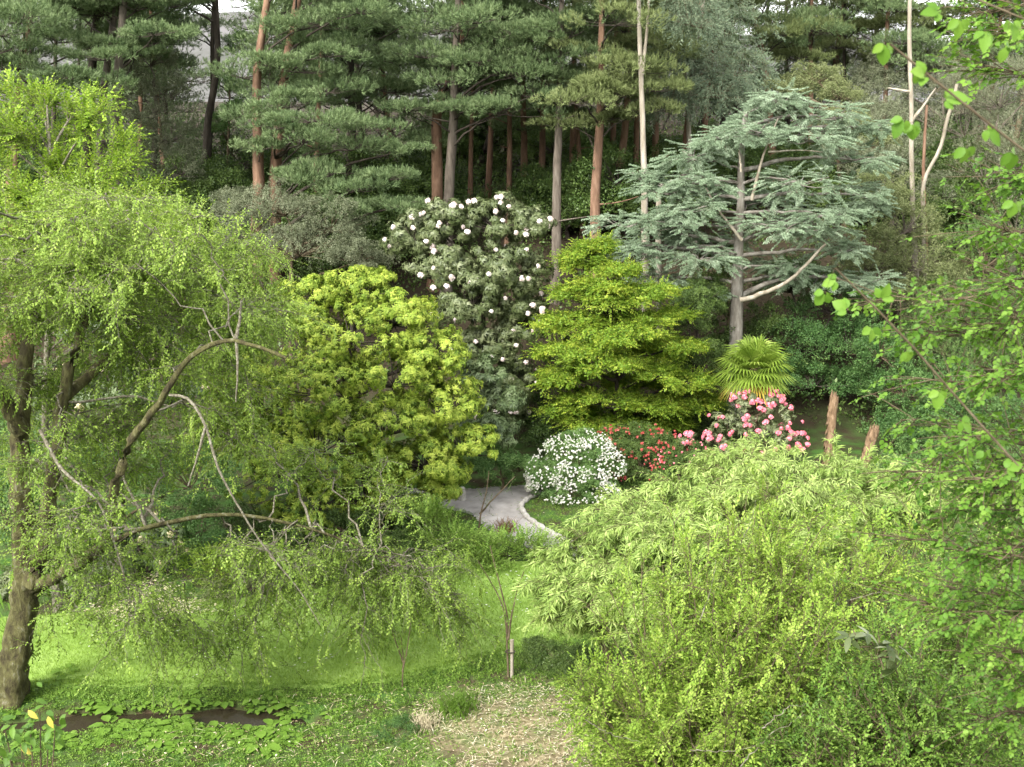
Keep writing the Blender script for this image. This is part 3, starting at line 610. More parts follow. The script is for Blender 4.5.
up = None; rngu = np.random.default_rng(77)
for i in range(46):
    Y = rngu.uniform(55, 80); px = rngu.uniform(-40, 1060)
    if i % 2 == 0 or i < 2:
        Y = rngu.uniform(54, 66)
    b = gbase(px, Y)
    if i < 2:
        lob = [(b + np.array([rngu.normal(0, 1.0), rngu.normal(0, 1.0), rngu.uniform(.6, 2.9)]), np.array([1.5, 1.5, 1.1]) * rngu.uniform(.7, 1.2)) for _ in range(8)]
        o = plant('woodland_holly', "dark evergreen holly bush in the shade under the pines", 'shrub', lob, TP['ball'], 'darkleaf', b, .1, 20, .4, 22, 1.25, bark='bark_dark', group='hollies under the pines', tint=(.1, .25)[i])
        up = (up or []) + [o]
    else: copy_tree(up[i % 2], b, rngu.uniform(0, 6.28), rngu.uniform(.75, 1.3))
# ================================================================== SHRUBS AND TREES OF THE MIDDLE GROUND
plant('holm_oak', "grey green evergreen oak with drooping crown between grey trunks", 'tree', E_((150, 60, 56, 34, 24), (165, 95, 55, 30, 24), (140, 112, 55, 30, 24), (172, 135, 55, 24, 24), (150, 160, 55, 28, 26), (180, 170, 55, 22, 24), (135, 85, 56, 24, 20)), TP['ball'], 'grey', gbase(155, 56), .22, 14, .42, 24, 1.0, droop=.4, bark='bark_grey')
plant('leafy_tree', "fresh bright green broadleaf tree under the sky gap at upper left", 'tree', E_((240, 45, 64, 14, 14), (226, 85, 63, 14, 18), (238, 112, 62, 16, 14), (215, 125, 61, 12, 12)), TP['ball'], 'midleaf', gbase(235, 63), .12, 12, .42, 20, 1.0, tint=.2)
plant('grey_shrub', "wide grey leaved mound in front of the orange pines", 'shrub', E_((285, 210, 47, 46, 24), (250, 235, 47, 36, 30), (330, 225, 47, 42, 28), (300, 250, 46, 56, 24), (355, 258, 46, 36, 20), (232, 205, 48, 24, 18)), TP['ballf'], 'grey', gbase(295, 47), .12, 34, .3, 34, 1.0, tint=-.1)
plant('rhododendron', "tall rhododendron covered with round blush white flower trusses", 'rhododendron', E_((415, 240, 44, 30, 26), (445, 228, 44, 30, 26), (495, 222, 44, 34, 26), (530, 228, 44, 22, 24), (440, 272, 43.5, 36, 28), (505, 275, 43.5, 40, 36), (470, 305, 43, 40, 36), (522, 320, 43.5, 26, 36), (490, 352, 43, 36, 28), (515, 385, 43.2, 24, 30), (500, 412, 43.4, 26, 20)), TP['whorl'], 'rhodo', gbase(480, 44), .16, 38, .3, 22, 1.0, droop=.35, bark='bark_dark',
      flowers=('each', TP['truss'], 'blush', 98, 1.2, 'flower_truss'), hor=.2)
plant('acer_tree', "layered yellow green tree with flat tiers right of the white rhododendron", 'tree', E_(*[(x + 7 * math.sin(x * 1.7 + y), y + 5 * math.sin(y * 2.3), 42 + d, w * (.95 + .25 * math.sin(x + y * .7)), 7) for x, y, d, w in ((598, 246, .8, 22), (575, 262, .5, 26), (622, 268, 0, 28), (600, 282, -.4, 30), (562, 290, .6, 26), (640, 290, .2, 30), (612, 308, -.6, 34), (575, 318, 0, 30), (650, 318, -.4, 30), (632, 338, -1, 36), (590, 345, -.7, 34), (562, 355, .2, 24), (668, 342, .2, 26), (610, 368, -1.2, 38), (655, 372, -.9, 34), (572, 382, -.4, 30), (680, 378, .2, 22), (602, 400, -.8, 36), (645, 405, -.8, 32), (565, 405, .1, 26), (672, 402, -.2, 26), (585, 425, 0, 26), (625, 428, -.2, 26), (660, 425, .4, 20), (590, 270, .9, 26), (630, 300, .9, 30), (610, 325, 1.2, 36), (660, 360, 1.0, 30), (630, 390, 1.2, 40), (690, 400, .8, 22), (545, 375, .6, 20), (555, 330, .6, 24), (672, 322, .6, 26))]),
      TP['acerc'] + TP['sprayb'][:2], 'acer', gbase(612, 42), .13, 18, .44, 36, .85, flat=.28, low=-.35, upb=.4, hor=.5, droop=.12, bark='bark_dark', tint=.05)
plant('yew_tree', "dark green yew filling the space between layered tree and cedar", 'tree', E_((690, 318, 44, 20, 34), (700, 365, 44, 22, 34), (684, 405, 44, 26, 28), (700, 300, 44.5, 22, 26), (712, 420, 44, 26, 26), (665, 425, 44.5, 26, 26)), TP['ballf'], 'darkleaf', gbase(690, 44), .15, 26, .34, 34, 1.0, bark='bark_dark', tint=.2)
plant('ivy_bush', "dark ivy leaved bush clothing the foot of the cedar", 'shrub', E_((712, 300, 46.5, 18, 36), (722, 350, 46.5, 16, 40), (715, 260, 47.5, 18, 24), (765, 330, 47.5, 20, 30)), TP['ball'], 'darkleaf', gbase(718, 46.5), .1, 22, .36, 22, .9, tint=.1)
# cedar
CED = [(788, 104, -.5, 30), (838, 112, 0, 30), (760, 126, -1, 32), (716, 142, -.4, 34), (690, 155, .2, 26), (862, 126, .4, 20), (812, 142, -1, 40), (850, 158, .3, 26), (700, 178, -.8, 34), (668, 188, -.2, 26), (646, 178, .6, 18), (806, 180, -1.5, 36), (852, 188, .2, 24), (826, 210, -1, 36), (868, 206, .3, 18), (634, 230, .5, 30), (680, 222, -.6, 32), (792, 232, -1.4, 34), (655, 254, .2, 34), (696, 262, -.8, 30), (614, 240, .8, 18), (842, 250, -.2, 24), (862, 284, .4, 16), (645, 276, .6, 20), (690, 204, -1, 26), (768, 198, 1.2, 32), (708, 242, 1.2, 30), (815, 232, 1.2, 32), (742, 118, 1, 24), (790, 262, .4, 24), (720, 200, 1.5, 24), (705, 290, .6, 24), (820, 275, 1, 26)]
plant('blue_cedar', "blue grey cedar with flat drooping tiers and pale bare branches", 'tree', E_(*[(x + 6 * math.sin(x * 3.1), y + 5 * math.sin(x * 1.3 + y), 46 + d, w * (1 + .3 * math.sin(x * 2.7)), 9) for x, y, d, w in CED]), TP['cedar'], 'cedar', gbase(737, 46), .33, 12, .52, 10, .85, flat=.5, low=-.6, upb=.1, hor=.7, droop=.3, bark='bark_pine_grey', slope=.08, lt=.7,
      trunkpts=[gbase(735, 46) - np.array([0, 0, .3]), at(736, 340, 46), at(738, 260, 46), at(741, 190, 46), at(741, 150, 46), at(746, 112, 46)], r1=.1, tj=.14)
ced = [o for o in C.objects if o.name == 'blue_cedar'][0]; cb = np.array(ced.location)
for tr, r in (([(740, 300), (758, 296), (785, 284), (808, 264), (826, 244)], .12), ([(752, 200), (760, 165), (770, 138), (778, 118)], .07), ([(768, 152), (800, 150), (824, 152)], .045), ([(741, 172), (739, 150)], .05), ([(742, 240), (722, 215), (706, 188)], .07)):
    g = Geo(); trunk_tube(g, [at(a, b, 44.8) for a, b in tr], r, r * .35, rng, 6, 16, 1, rough=.25)
    g.build('bare_branch', M['bark_pale'], ced, cb, True)
plant('evergreen_tree', "dense dark evergreen tree behind the palm and cedar", 'tree', E_((790, 285, 48, 36, 30), (832, 305, 48, 40, 34), (800, 345, 47, 46, 28), (852, 345, 47, 30, 30), (775, 372, 46.5, 30, 20), (815, 382, 46, 40, 18), (850, 385, 46.5, 30, 18)), TP['ball'], 'midleaf', gbase(812, 48), .2, 26, .34, 24, .95, low=-.1, bark='bark_dark', tint=-.22)
plant('olive_shrub', "olive green dense leaved tree right of the cedar tips", 'tree', E_((885, 195, 51, 30, 26), (905, 225, 50.5, 40, 34), (875, 262, 50, 36, 34), (925, 262, 50, 40, 36), (895, 300, 49.5, 42, 30), (940, 300, 50, 32, 32)), TP['ballf'], 'olive', gbase(900, 50.5), .18, 34, .32, 36, 1.1, bark='bark_grey')
plant('olive_shrub', "yellowish olive shrub peering over the top of the cedar", 'shrub', E_((840, 95, 58, 26, 14), (815, 78, 59, 26, 14), (790, 88, 59, 24, 12), (870, 145, 56, 26, 22), (850, 122, 57, 30, 16)), TP['ballf'], 'olive', gbase(835, 58), .16, 24, .34, 32, 1.1, tint=.1)
plant('hazy_tree', "pale grey green thin tree behind the bowed white trunk", 'tree', E_((890, 105, 62, 30, 30), (965, 105, 62, 34, 34), (940, 75, 64, 30, 22), (1000, 120, 60, 36, 40), (870, 80, 64, 22, 24), (985, 70, 64, 30, 22)), TP['ballf'], 'grey', gbase(940, 62), .12, 26, .36, 36, 1.2, bark='bark_grey')
plant('olive_shrub', "broad dull green tree between the cedar tips and the bowed trunk", 'tree', E_((880, 120, 57, 30, 22), (850, 150, 56, 26, 24), (905, 155, 56, 28, 28), (880, 175, 55, 34, 26), (940, 190, 54.5, 26, 20)), TP['ballf'], 'grey', gbase(880, 56), .15, 30, .34, 32, 1.1, bark='bark_grey', tint=.08)
plant('hazy_tree', "soft tall sage tree closing the view at the upper right edge", 'tree', E_((1000, 100, 55, 36, 34), (965, 130, 56, 34, 30), (1020, 160, 54, 40, 40), (985, 175, 54, 36, 30), (1030, 90, 55, 30, 40), (955, 90, 57, 24, 24), (1015, 230, 53, 40, 36)), TP['euc'], 'grey', gbase(1000, 55), .14, 22, .36, 18, .8, bark='bark_grey', droop=-.2, tint=.1)
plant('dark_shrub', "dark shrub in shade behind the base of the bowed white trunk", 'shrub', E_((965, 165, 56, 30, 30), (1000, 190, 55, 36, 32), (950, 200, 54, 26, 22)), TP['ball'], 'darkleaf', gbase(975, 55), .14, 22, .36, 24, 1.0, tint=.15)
plant('willow_shrub', "sage coloured loose shrub behind the maple leaves at right edge", 'shrub', E_((985, 260, 49, 40, 34), (960, 315, 48, 44, 34), (1010, 320, 48, 40, 40), (975, 365, 47, 46, 28), (930, 345, 47.5, 30, 26)), TP['euc'], 'midleaf', gbase(975, 48), .1, 28, .34, 20, .75, droop=-.4, tint=.12, tj=.24)
plant('broadleaf_shrub', "mid green broadleaf shrub behind the leaning stump", 'shrub', E_((880, 352, 45, 32, 24), (905, 390, 44, 34, 30), (945, 385, 44, 36, 28), (900, 430, 43, 34, 24), (945, 425, 43, 36, 24), (990, 420, 43.5, 40, 30), (862, 385, 45.5, 18, 22)), TP['ball'], 'midleaf', gbase(915, 44), .1, 26, .34, 24, .9, tint=-.1)
plant('broadleaf_shrub', "pale leaved low shrub along the lawn behind the bamboo", 'shrub', E_((930, 465, 41, 44, 16), (985, 462, 41, 40, 18), (880, 470, 40.5, 30, 12)), TP['ball'], 'midleaf', gbase(940, 41), .08, 22, .36, 22, .9, tint=.15)
# palm
def palm():
    Y = 41.8; base = gbase(753, Y); root = thing('palm_tree', "small fan palm with a hairy trunk above the pink flowers", 'palm', base); rng = np.random.default_rng(77)
    top = at(754, 376, Y); g = Geo(); trunk_tube(g, [base - np.array([0, 0, .2]), (base + top) / 2, top], .17, .16, rng, 12, 24, 1.1, rough=.08)
    k = 500; P = base + (top - base) * rng.random((k, 1)); a = rng.uniform(0, 6.28, k); d = np.stack([np.cos(a), np.sin(a), np.full(k, -.6)], 1); P = P + d * .14
    T = Tpl(); T.leaf((0, 0, 0), (1, 0, 0), (0, 0, 1), .16, .03); T.done(); scatter(g, [T], P, d, np.array([0, 0, 1.]), 1, rng)
    g.build('trunk', M['fibre'], root, base)
    for i in range(40):
        el = R(80) - (i / 39) ** .85 * R(120); az = i * 2.399; fr = Geo(); d = np.array([math.cos(az) * math.cos(el), math.sin(az) * math.cos(el), math.sin(el)])
        Lp = .58; hub = top + d * Lp + np.array([0, 0, -.08]); tubes(fr, bez(top[None], (top + d * Lp * .5 + np.array([0, 0, .06]))[None], hub[None], 6), np.full((1, 6), .014), 4)
        side = unit(np.cross(d, (0, 0, 1.0))); nn = 26
        for q in range(nn):
            th = R(-135 + 270 * q / (nn - 1)); bd = d * math.cos(th) + side * math.sin(th); L = .8 * (1 - .25 * abs(th) / 2.4) * rng.uniform(.9, 1.05)
            w = .062; wv = unit(np.cross(bd, np.cross(d, side))) * w
            m1 = hub + bd * L * .6; e = hub + bd * L + np.array([0, 0, -.16 * L - .08])
            fr.add([hub, m1 + wv * .5, e, m1 - wv * .5], [(0, 1, 2, 3)], .5 + rng.normal(0, .15))
        dead = i in (36, 38)
        o = fr.build('frond', M['palm_dead' if dead else 'palm'], root, base)
        if dead: o["label"] = "yellow dying palm frond"
palm(); pl_ = [o for o in C.objects if o.name == 'palm_tree'][0]; pl_.scale = (1.16, 1.16, 1.1)
plant('pink_rhododendron', "rhododendron smothered in pink flowers at the palm's foot", 'rhododendron', E_((728, 425, 40.6, 22, 18), (752, 415, 40.8, 20, 16), (780, 425, 40.6, 20, 22), (760, 440, 40.2, 30, 18), (735, 445, 40.3, 24, 14), (790, 442, 40.4, 16, 14), (715, 440, 40.4, 12, 12), (745, 402, 41, 14, 12), (772, 404, 41, 12, 14)), TP['whorl'], 'rhodo', gbase(757, 40.6), .06, 8, .4, 12, .7, tint=.25, flowers=('each', TP['truss'], 'pink', 98, 1.08, 'flower_truss'))
plant('pink_rhododendron', "tiny pink flowered bush left of the big pink one", 'rhododendron', E_((688, 440, 39.6, 9, 7)), TP['whorl'], 'rhodo', gbase(688, 39.6), .03, 10, .4, 12, .7, flowers=('each', TP['truss'], 'pink', 7, 1.1, 'flower_truss'))
plant('white_azalea', "rounded azalea bush covered in small white flowers by the path", 'azalea', E_((568, 452, 38.4, 26, 16), (590, 450, 38.5, 22, 18), (550, 472, 38, 24, 18), (606, 468, 38.2, 18, 20), (577, 476, 37.8, 28, 16), (566, 492, 37.6, 26, 14), (598, 494, 37.6, 20, 14), (540, 487, 37.8, 13, 11), (583, 440, 38.8, 14, 10)), TP['ballf'], 'midleaf', gbase(573, 38.3), .06, 26, .34, 26, .8, low=-.3, tint=.28, flowers=('stuff', TP['bloom'], 'white', 1150, .98, 'blossoms'))
plant('red_azalea', "dark azalea bush with coral red flowers behind the white one", 'azalea', E_((616, 446, 40, 24, 18), (640, 444, 40.2, 28, 19), (664, 452, 40, 24, 20), (640, 466, 39.6, 34, 16), (625, 472, 39.4, 20, 14)), TP['ballf'], 'darkleaf', gbase(642, 40), .06, 26, .34, 30, .85, tint=.2, flowers=('stuff', TP['bloom'], 'red', 230, 1.4, 'blossoms'))
plant('red_azalea', "small dark azalea mound right of the coral red one", 'azalea', E_((690, 452, 39.4, 18, 13), (672, 462, 39.2, 16, 12)), TP['ballf'], 'darkleaf', gbase(684, 39.4), .05, 24, .34, 28, .8, tint=.2, flowers=('stuff', TP['bloom'], 'pink', 40, 1.2, 'blossoms'))
# stumps
def stump(label, pts, r, Y):
    base = gbase(pts[0][0], Y); rng = np.random.default_rng(int(pts[0][0])); root = thing('tree_stump', label, 'stump', base, 'dead stumps behind the bamboo')
    g = Geo(); p = [base - np.array([0, 0, .2])] + [at(a, b, Y) for a, b in pts]; t = trunk_tube(g, p, r, r * .82, rng, 14, 22, 1.25, rough=.09)
    g.build('trunk', M['stump'], root, base, True)
    g = Geo(); e = t[-1]
    for i in range(7):
        a = i * .9; q = e + np.array([math.cos(a), math.sin(a), 0]) * r * .55
        g.add([q + (-.05, 0, -.1), q + (.05, .02, -.1), q + (0, .06, -.1), q + (rng.normal(0, .02), 0, rng.uniform(.06, .24))], [(0, 1, 3), (1, 2, 3), (2, 0, 3)])
    g.build('splinters', M['stump'], root, base)
    k = 160; P = base + (e - base) * rng.random((k, 1)) * .95; a = rng.uniform(0, 6.28, k); d = np.stack([np.cos(a), np.sin(a), np.zeros(k)], 1); T = Tpl(); T.leaf((0, 0, 0), (0, 0, 1), (1, 0, 0), .22, .06, .5, .1, .1); T.done(); g = Geo(); scatter(g, [T], P + d * r * .93, d + (0, 0, .05), np.array([0, 0, 1.]), rng.uniform(.6, 1.3, k), rng); g.build('bark_flakes', M['stump'], root, base)
stump("upright reddish dead stump in front of the dark hollow", [(830, 450), (832, 420), (834, 396)], .17, 41.5)
stump("shorter dead stump leaning right, beside the upright one", [(866, 462), (869, 448), (875, 429)], .19, 40.4)
# near-left shrubs
plant('broadleaf_shrub', "mid green leafy shrub behind the weeping tree's leaning trunk", 'shrub', E_((40, 470, 31.5, 46, 34), (95, 480, 32, 46, 30), (10, 520, 31, 40, 36), (70, 530, 31.3, 46, 26), (190, 480, 33, 46, 36), (200, 530, 32.4, 40, 26), (-20, 440, 32, 50, 50)), TP['ball'], 'midleaf', gbase(85, 32), .1, 24, .36, 24, .95, tint=.12)
plant('rhododendron', "cream flowered rhododendron seen through the weeping tree", 'rhododendron', E_((110, 335, 33, 44, 34), (70, 325, 33.5, 40, 30), (150, 345, 33.5, 40, 34), (110, 390, 33, 56, 36), (60, 400, 33.5, 40, 36), (170, 395, 34, 36, 34), (95, 290, 34, 44, 22)), TP['bigr'], 'rhodo_big', gbase(110, 33.5), .14, 18, .34, 12, .8, bark='bark_dark', tint=-.1, flowers=('each', TP['truss'], 'cream', 40, 1.3, 'flower_truss'))
plant('rhododendron', "low cream flowered rhododendron at the lawn's left border", 'rhododendron', E_((140, 540, 31.5, 36, 22), (110, 560, 31.3, 30, 20), (165, 555, 31.5, 24, 18)), TP['bigr'], 'rhodo_big', gbase(138, 31.5), .08, 14, .36, 10, .7, bark='bark_dark', tint=-.15, flowers=('each', TP['truss'], 'cream', 12, 1.15, 'flower_truss'))
plant('yellow_green_tree', "big yellow green mounded shrub with drooping new leaves by the path", 'tree', E_((360, 292, 38, 40, 24), (318, 300, 38, 40, 26), (395, 318, 37.4, 42, 30), (280, 325, 38, 46, 36), (350, 335, 36.6, 56, 36), (428, 358, 37, 40, 34), (392, 378, 36, 52, 38), (322, 385, 36, 60, 40), (440, 408, 36.4, 42, 34), (262, 400, 37, 56, 46), (382, 428, 35.6, 56, 36), (464, 448, 36.2, 38, 26), (316, 448, 35.6, 60, 38), (425, 462, 35.6, 44, 24), (372, 478, 35.4, 46, 26), (265, 465, 36.2, 54, 42), (318, 505, 35.6, 50, 24), (440, 490, 35.4, 26, 16), (230, 360, 38, 50, 44), (225, 440, 37, 46, 40), (405, 508, 35, 30, 16)),
      TP['pieris'] + t_whorl(9, .1, .032, .5, .5, .22), 'pieris', gbase(370, 37), .18, 34, .3, 24, 1.0, tint=.07, tj=.2, droop=.2, upb=.35, bark='bark_dark', low=-.5)
plant('broadleaf_shrub', "grey green broad leaved shrub under the blush white rhododendron", 'shrub', E_((480, 378, 39.5, 26, 24), (500, 405, 39.5, 26, 24), (485, 430, 39.2, 30, 20)), TP['whorl'], 'rhodo_big', gbase(488, 39.5), .08, 26, .36, 20, .9, tint=-.05)
plant('broadleaf_shrub', "fresh green low bush overhanging the path below the grey shrub", 'shrub', E_((500, 462, 38.6, 20, 12), (475, 470, 38.2, 20, 12), (520, 468, 38.8, 16, 10)), TP['ball'], 'midleaf', gbase(500, 38.6), .06, 16, .4, 22, .8, tint=.15)
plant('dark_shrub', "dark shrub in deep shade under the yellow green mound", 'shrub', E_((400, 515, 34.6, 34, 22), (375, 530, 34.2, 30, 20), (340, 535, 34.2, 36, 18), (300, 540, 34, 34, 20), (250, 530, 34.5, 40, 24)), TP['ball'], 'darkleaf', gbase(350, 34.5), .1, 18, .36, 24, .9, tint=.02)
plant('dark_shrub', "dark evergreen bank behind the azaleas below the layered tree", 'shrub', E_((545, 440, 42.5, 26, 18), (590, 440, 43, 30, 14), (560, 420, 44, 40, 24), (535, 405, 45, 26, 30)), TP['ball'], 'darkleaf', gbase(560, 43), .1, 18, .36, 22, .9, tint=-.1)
plant('lime_shrub', "small bright lime shrub at the back edge of the lawn", 'shrub', E_((212, 566, 30.8, 24, 16), (222, 578, 30.6, 20, 10)), TP['acer'], 'lime', gbase(214, 30.8), .04, 14, .42, 14, .55, flat=.5, hor=.5)
plant('low_shrub', "low olive shrub edging the lawn in front of the lime one", 'shrub', E_((222, 592, 30.1, 28, 9), (255, 588, 30.2, 20, 9)), TP['ballf'], 'olive', gbase(235, 30.2), .03, 18, .4, 24, .6, tint=.15)
plant('low_shrub', "dark low shrub along the lawn edge right of the olive one", 'shrub', E_((290, 575, 31, 30, 14), (330, 572, 31.2, 30, 14), (360, 565, 31.6, 26, 14)), TP['ball'], 'darkleaf', gbase(325, 31.2), .04, 16, .4, 22, .7, tint=.1)
plant('low_shrub', "glossy dark leaved shrub by the pale petals at far left", 'shrub', E_((80, 592, 30.2, 26, 18), (60, 580, 30.6, 30, 20), (20, 590, 30.2, 30, 22)), TP['whorl'], 'rhodo', gbase(55, 30.4), .05, 16, .4, 16, .8, tint=.05)
plant('young_shrub', "young fresh green bush in the bed between lawn and path", 'shrub', E_((450, 548, 32.6, 26, 16), (490, 556, 32.3, 26, 12), (430, 525, 33.5, 20, 16), (525, 552, 32.8, 22, 10), (470, 570, 31.8, 24, 8)), TP['sprayb'], 'herb', gbase(470, 32.6), .04, 18, .42, 18, .75, tint=.38)
plant('weeping_conifer', "drooping dark conifer shrub at the lawn corner beside the bed", 'shrub', E_((395, 555, 32.5, 34, 14), (360, 560, 32.3, 30, 14), (425, 565, 32.3, 24, 12)), TP['cedar'], 'darkleaf', gbase(392, 32.5), .06, 16, .42, 10, .8, droop=.6, hor=.4, tint=.25)
plant('juniper', "low dark green juniper mound right of the staked sapling", 'shrub', E_((552, 655, 25.9, 28, 12), (536, 650, 26.2, 18, 9), (575, 664, 25.4, 26, 13)), TP['ballf'], 'darkleaf', gbase(563, 26.3), .04, 20, .38, 34, .6, tint=.2)
plant('low_shrub', "dark green cushion plant on the weedy bank at the bottom", 'shrub', E_((395, 730, 22.9, 26, 8)), TP['ballf'], 'midleaf', gbase(395, 22.9), .03, 22, .35, 26, .4, tint=-.25, trunk=False)

# stone marker and saplings
b = ground(462, 500); root = thing('stone_marker', "small rounded grey stone post at the path's left edge", 'stone', b)
g = Geo(); trunk_tube(g, [b, b + (0, 0, .2), b + (.02, 0, .4)], .14, .09, rng, 12, 12, 1.1); e = b + np.array([.02, 0, .4])
tubes(g, np.array([[e - (0, 0, .01), e + (0, 0, .03), e + (0, 0, .05)]]), np.array([[.095, .07, .005]]), 12); g.build('post', M['stone'], root, b, True)
def sapling(label, base_px, tracks, r, leaves, mat, name='sapling', stake=None, group='saplings round the lawn'):
    b = ground(*base_px); rng = np.random.default_rng(int(base_px[0])); root = thing(name, label, 'sapling', b, group); g = Geo(); L = []
    for tr in tracks:
        p = trunk_tube(g, [at(a, c, b[1]) + (0, rng.normal(0, .1), 0) for a, c in tr], r, r * .35, rng, 6, 14, 1, rough=.2); L.append(p)
    g.build('stem', M['twig'], root, b, True)
    p = np.concatenate([q[5:] for q in L]); k = rng.integers(0, len(p), leaves); P = p[k] + rng.normal(0, .16, (leaves, 3))
    cg = Geo(); scatter(cg, TP['spray'], P, unit(rng.normal(0, 1, (leaves, 3)) + (0, 0, .2)), np.array([0, 0, 1.]), rng.uniform(.5, .9, leaves), rng, .15); cg.build('leaves', [M[mat], M['twig']], root, b)
    if stake:
        g = Geo(); q = ground(*stake[0]); trunk_tube(g, [q - (0, 0, .2), q + (0, 0, .9)], .045, .042, rng, 10, 10, 1, rough=.01)
        e = q + np.array([0, 0, .9]); tubes(g, np.array([[e, e + (0, 0, .004)]]), np.array([[.042, .002]]), 10); st = g.build('stake', M['bark_pale'], root, b)
        g = Geo(); c = q + np.array([-.04, 0, .62]); an = np.linspace(0, 6.283, 14); tubes(g, (c + np.stack([np.cos(an) * .11, np.sin(an) * .07, an * 0], 1))[None], np.full((1, 14), .014), 5); g.build('tie', M['bark_dark'], root, b)
sapling("staked young tree with three thin stems at the lawn's front edge", (507, 676), [[(508, 677), (507, 640), (505, 610), (490, 585), (478, 560)], [(507, 640), (508, 615), (499, 580), (490, 545)], [(508, 640), (512, 615), (517, 590), (524, 570)]], .028, 60, 'herb', stake=[(512, 677)])
sapling("thin unstaked twiggy sapling under the weeping branch tips", (403, 690), [[(402, 690), (403, 660), (401, 635)], [(403, 668), (408, 645), (411, 618)], [(403, 665), (396, 645), (392, 630)]], .02, 24, 'herb')
sapling("dark stemmed sapling leaning over the grey path", (479, 533), [[(479, 533), (480, 515), (487, 490), (489, 470)], [(480, 515), (492, 500), (506, 486), (515, 475)]], .035, 36, 'darkleaf')

# ================================================================== WEEPING TREE (left)
def weeping():
    rng = np.random.default_rng(12); Y0 = 24.9; base = ground(8, 700); root = thing('weeping_tree', "large weeping beech with mossy leaning trunk and hanging twigs at left", 'tree', base)
    def limb(tr, r0, r1, mat, nm, k=26, sides=9, dy=None):
        g = Geo(); n = len(tr); pts = [at(a, b, Y) for a, b, Y in tr]; p = trunk_tube(g, pts, r0, r1, rng, sides, k, 1.5 if nm == 'trunk' else 1, rough=.13); g.build(nm, M[mat], root, base, True); return p
    B = base[1]
    t0 = limb([(4, 705, B), (14, 660, B), (26, 610, B), (25, 560, B), (20, 500, B + .1), (20, 440, B + .2), (22, 395, B + .3), (28, 340, B + .5), (45, 280, B + 1), (60, 230, B + 1.2)], .36, .07, 'bark_moss', 'trunk', 48, 22)
    l1 = limb([(26, 600, B), (44, 545, B - .2), (52, 480, B - .3), (62, 400, B), (76, 345, B + .2), (95, 285, B + .5), (118, 262, B + .8), (140, 240, B + 1)], .26, .05, 'bark_moss', 'limb', 34)
    l2 = limb([(28, 590, B), (70, 570, B - .8), (108, 542, B - 1.4), (116, 480, B - 1.8), (130, 440, B - 2), (160, 402, B - 2.2), (185, 362, B - 2.4), (205, 345, B - 2.6), (236, 338, B - 2.8), (265, 350, B - 3), (286, 358, B - 3)], .16, .025, 'bark_moss', 'limb', 40)
    l3 = limb([(95, 285, B + .5), (90, 262, B + .6), (92, 240, B + .8), (100, 205, B + 1)], .1, .03, 'bark_moss', 'limb', 14)
    l4 = limb([(20, 430, B), (5, 400, B - .4), (-30, 350, B - .8), (-80, 300, B - 1)], .2, .05, 'bark_moss', 'limb', 16)
    l5 = limb([(62, 400, B), (95, 370, B + 1), (140, 330, B + 2), (200, 300, B + 3), (270, 300, B + 3.4)], .12, .03, 'bark_moss', 'limb', 20)
    l6 = limb([(236, 338, B - 2.8), (240, 322, B - 2.8), (241, 300, B - 2.8)], .045, .012, 'lichen', 'limb', 10, 6)
    l7 = limb([(236, 340, B - 2.8), (238, 365, B - 2.9), (236, 402, B - 2.9)], .035, .012, 'lichen', 'limb', 10, 6)
    l8 = limb([(170, 395, B - 2.3), (190, 395, B - 2.5), (206, 425, B - 2.7), (218, 470, B - 2.8), (240, 510, B - 2.8), (262, 545, B - 2.8), (300, 590, B - 2.8), (320, 625, B - 2.8)], .036, .008, 'lichen', 'limb', 26, 6)
    l9 = limb([(206, 425, B - 2.7), (198, 455, B - 2.8), (188, 486, B - 2.8)], .03, .012, 'lichen', 'limb', 12, 6)
    l10 = limb([(40, 430, B - 1.5), (60, 470, B - 1.9), (100, 500, B - 2.2), (120, 560, B - 2.3), (136, 625, B - 2.3)], .04, .012, 'lichen', 'limb', 20, 6)
    l11 = limb([(26, 605, B), (70, 560, B - .3), (140, 528, B - .5), (220, 512, B - .3), (290, 522, B + .2), (345, 540, B + .6), (400, 566, B + 1)], .085, .014, 'bark_moss', 'limb', 30)
    hubs = np.concatenate([t0[22:], l1[14:], l2[22:], l3, l4[5:], l5[6:]])
    # ends of the arching primaries: regions (px0,px1,py0,py1,Y0,Y1,n)
    reg = [(-60, 80, 200, 330, 21, 29, 16), (60, 200, 205, 300, 21, 30, 26), (180, 255, 245, 330, 23.5, 31, 24), (240, 285, 310, 370, 24, 30, 5),
           (0, 130, 330, 480, 24.5, 29, 17), (120, 260, 350, 480, 24, 29, 20), (250, 400, 450, 540, 24, 28, 4), (0, 140, 480, 640, 21, 25, 11), (130, 280, 540, 650, 21.5, 24.5, 8), (300, 440, 545, 600, 24, 27, 8), (95, 250, 605, 680, 23, 24.8, 9), (310, 465, 575, 655, 24.5, 26.5, 9), (-120, 0, 250, 500, 20, 30, 12)]
    ends = np.concatenate([np.stack([at(rng.uniform(a, b), rng.uniform(c, d), rng.uniform(e, f)) for _ in range(n)]) for a, b, c, d, e, f, n in reg])
    ends = np.concatenate([ends, [at(476, 642, 26), at(440, 610, 26.2), at(455, 560, 27), at(420, 640, 25.5), at(360, 690, 24.3), at(215, 670, 23.2)]])
    # choose a hub which lies higher than the end where possible
    d = np.linalg.norm(hubs[None] - ends[:, None], axis=2) + np.maximum(0, ends[:, None, 2] - hubs[None, :, 2]) * 1.5 + rng.uniform(0, 4.5, (len(ends), len(hubs)))
    lowh = np.concatenate([l11[8:], l8[12:], l10[8:]]); dl = np.linalg.norm(lowh[None] - ends[:, None], axis=2) + rng.uniform(0, 2.0, (len(ends), len(lowh)))
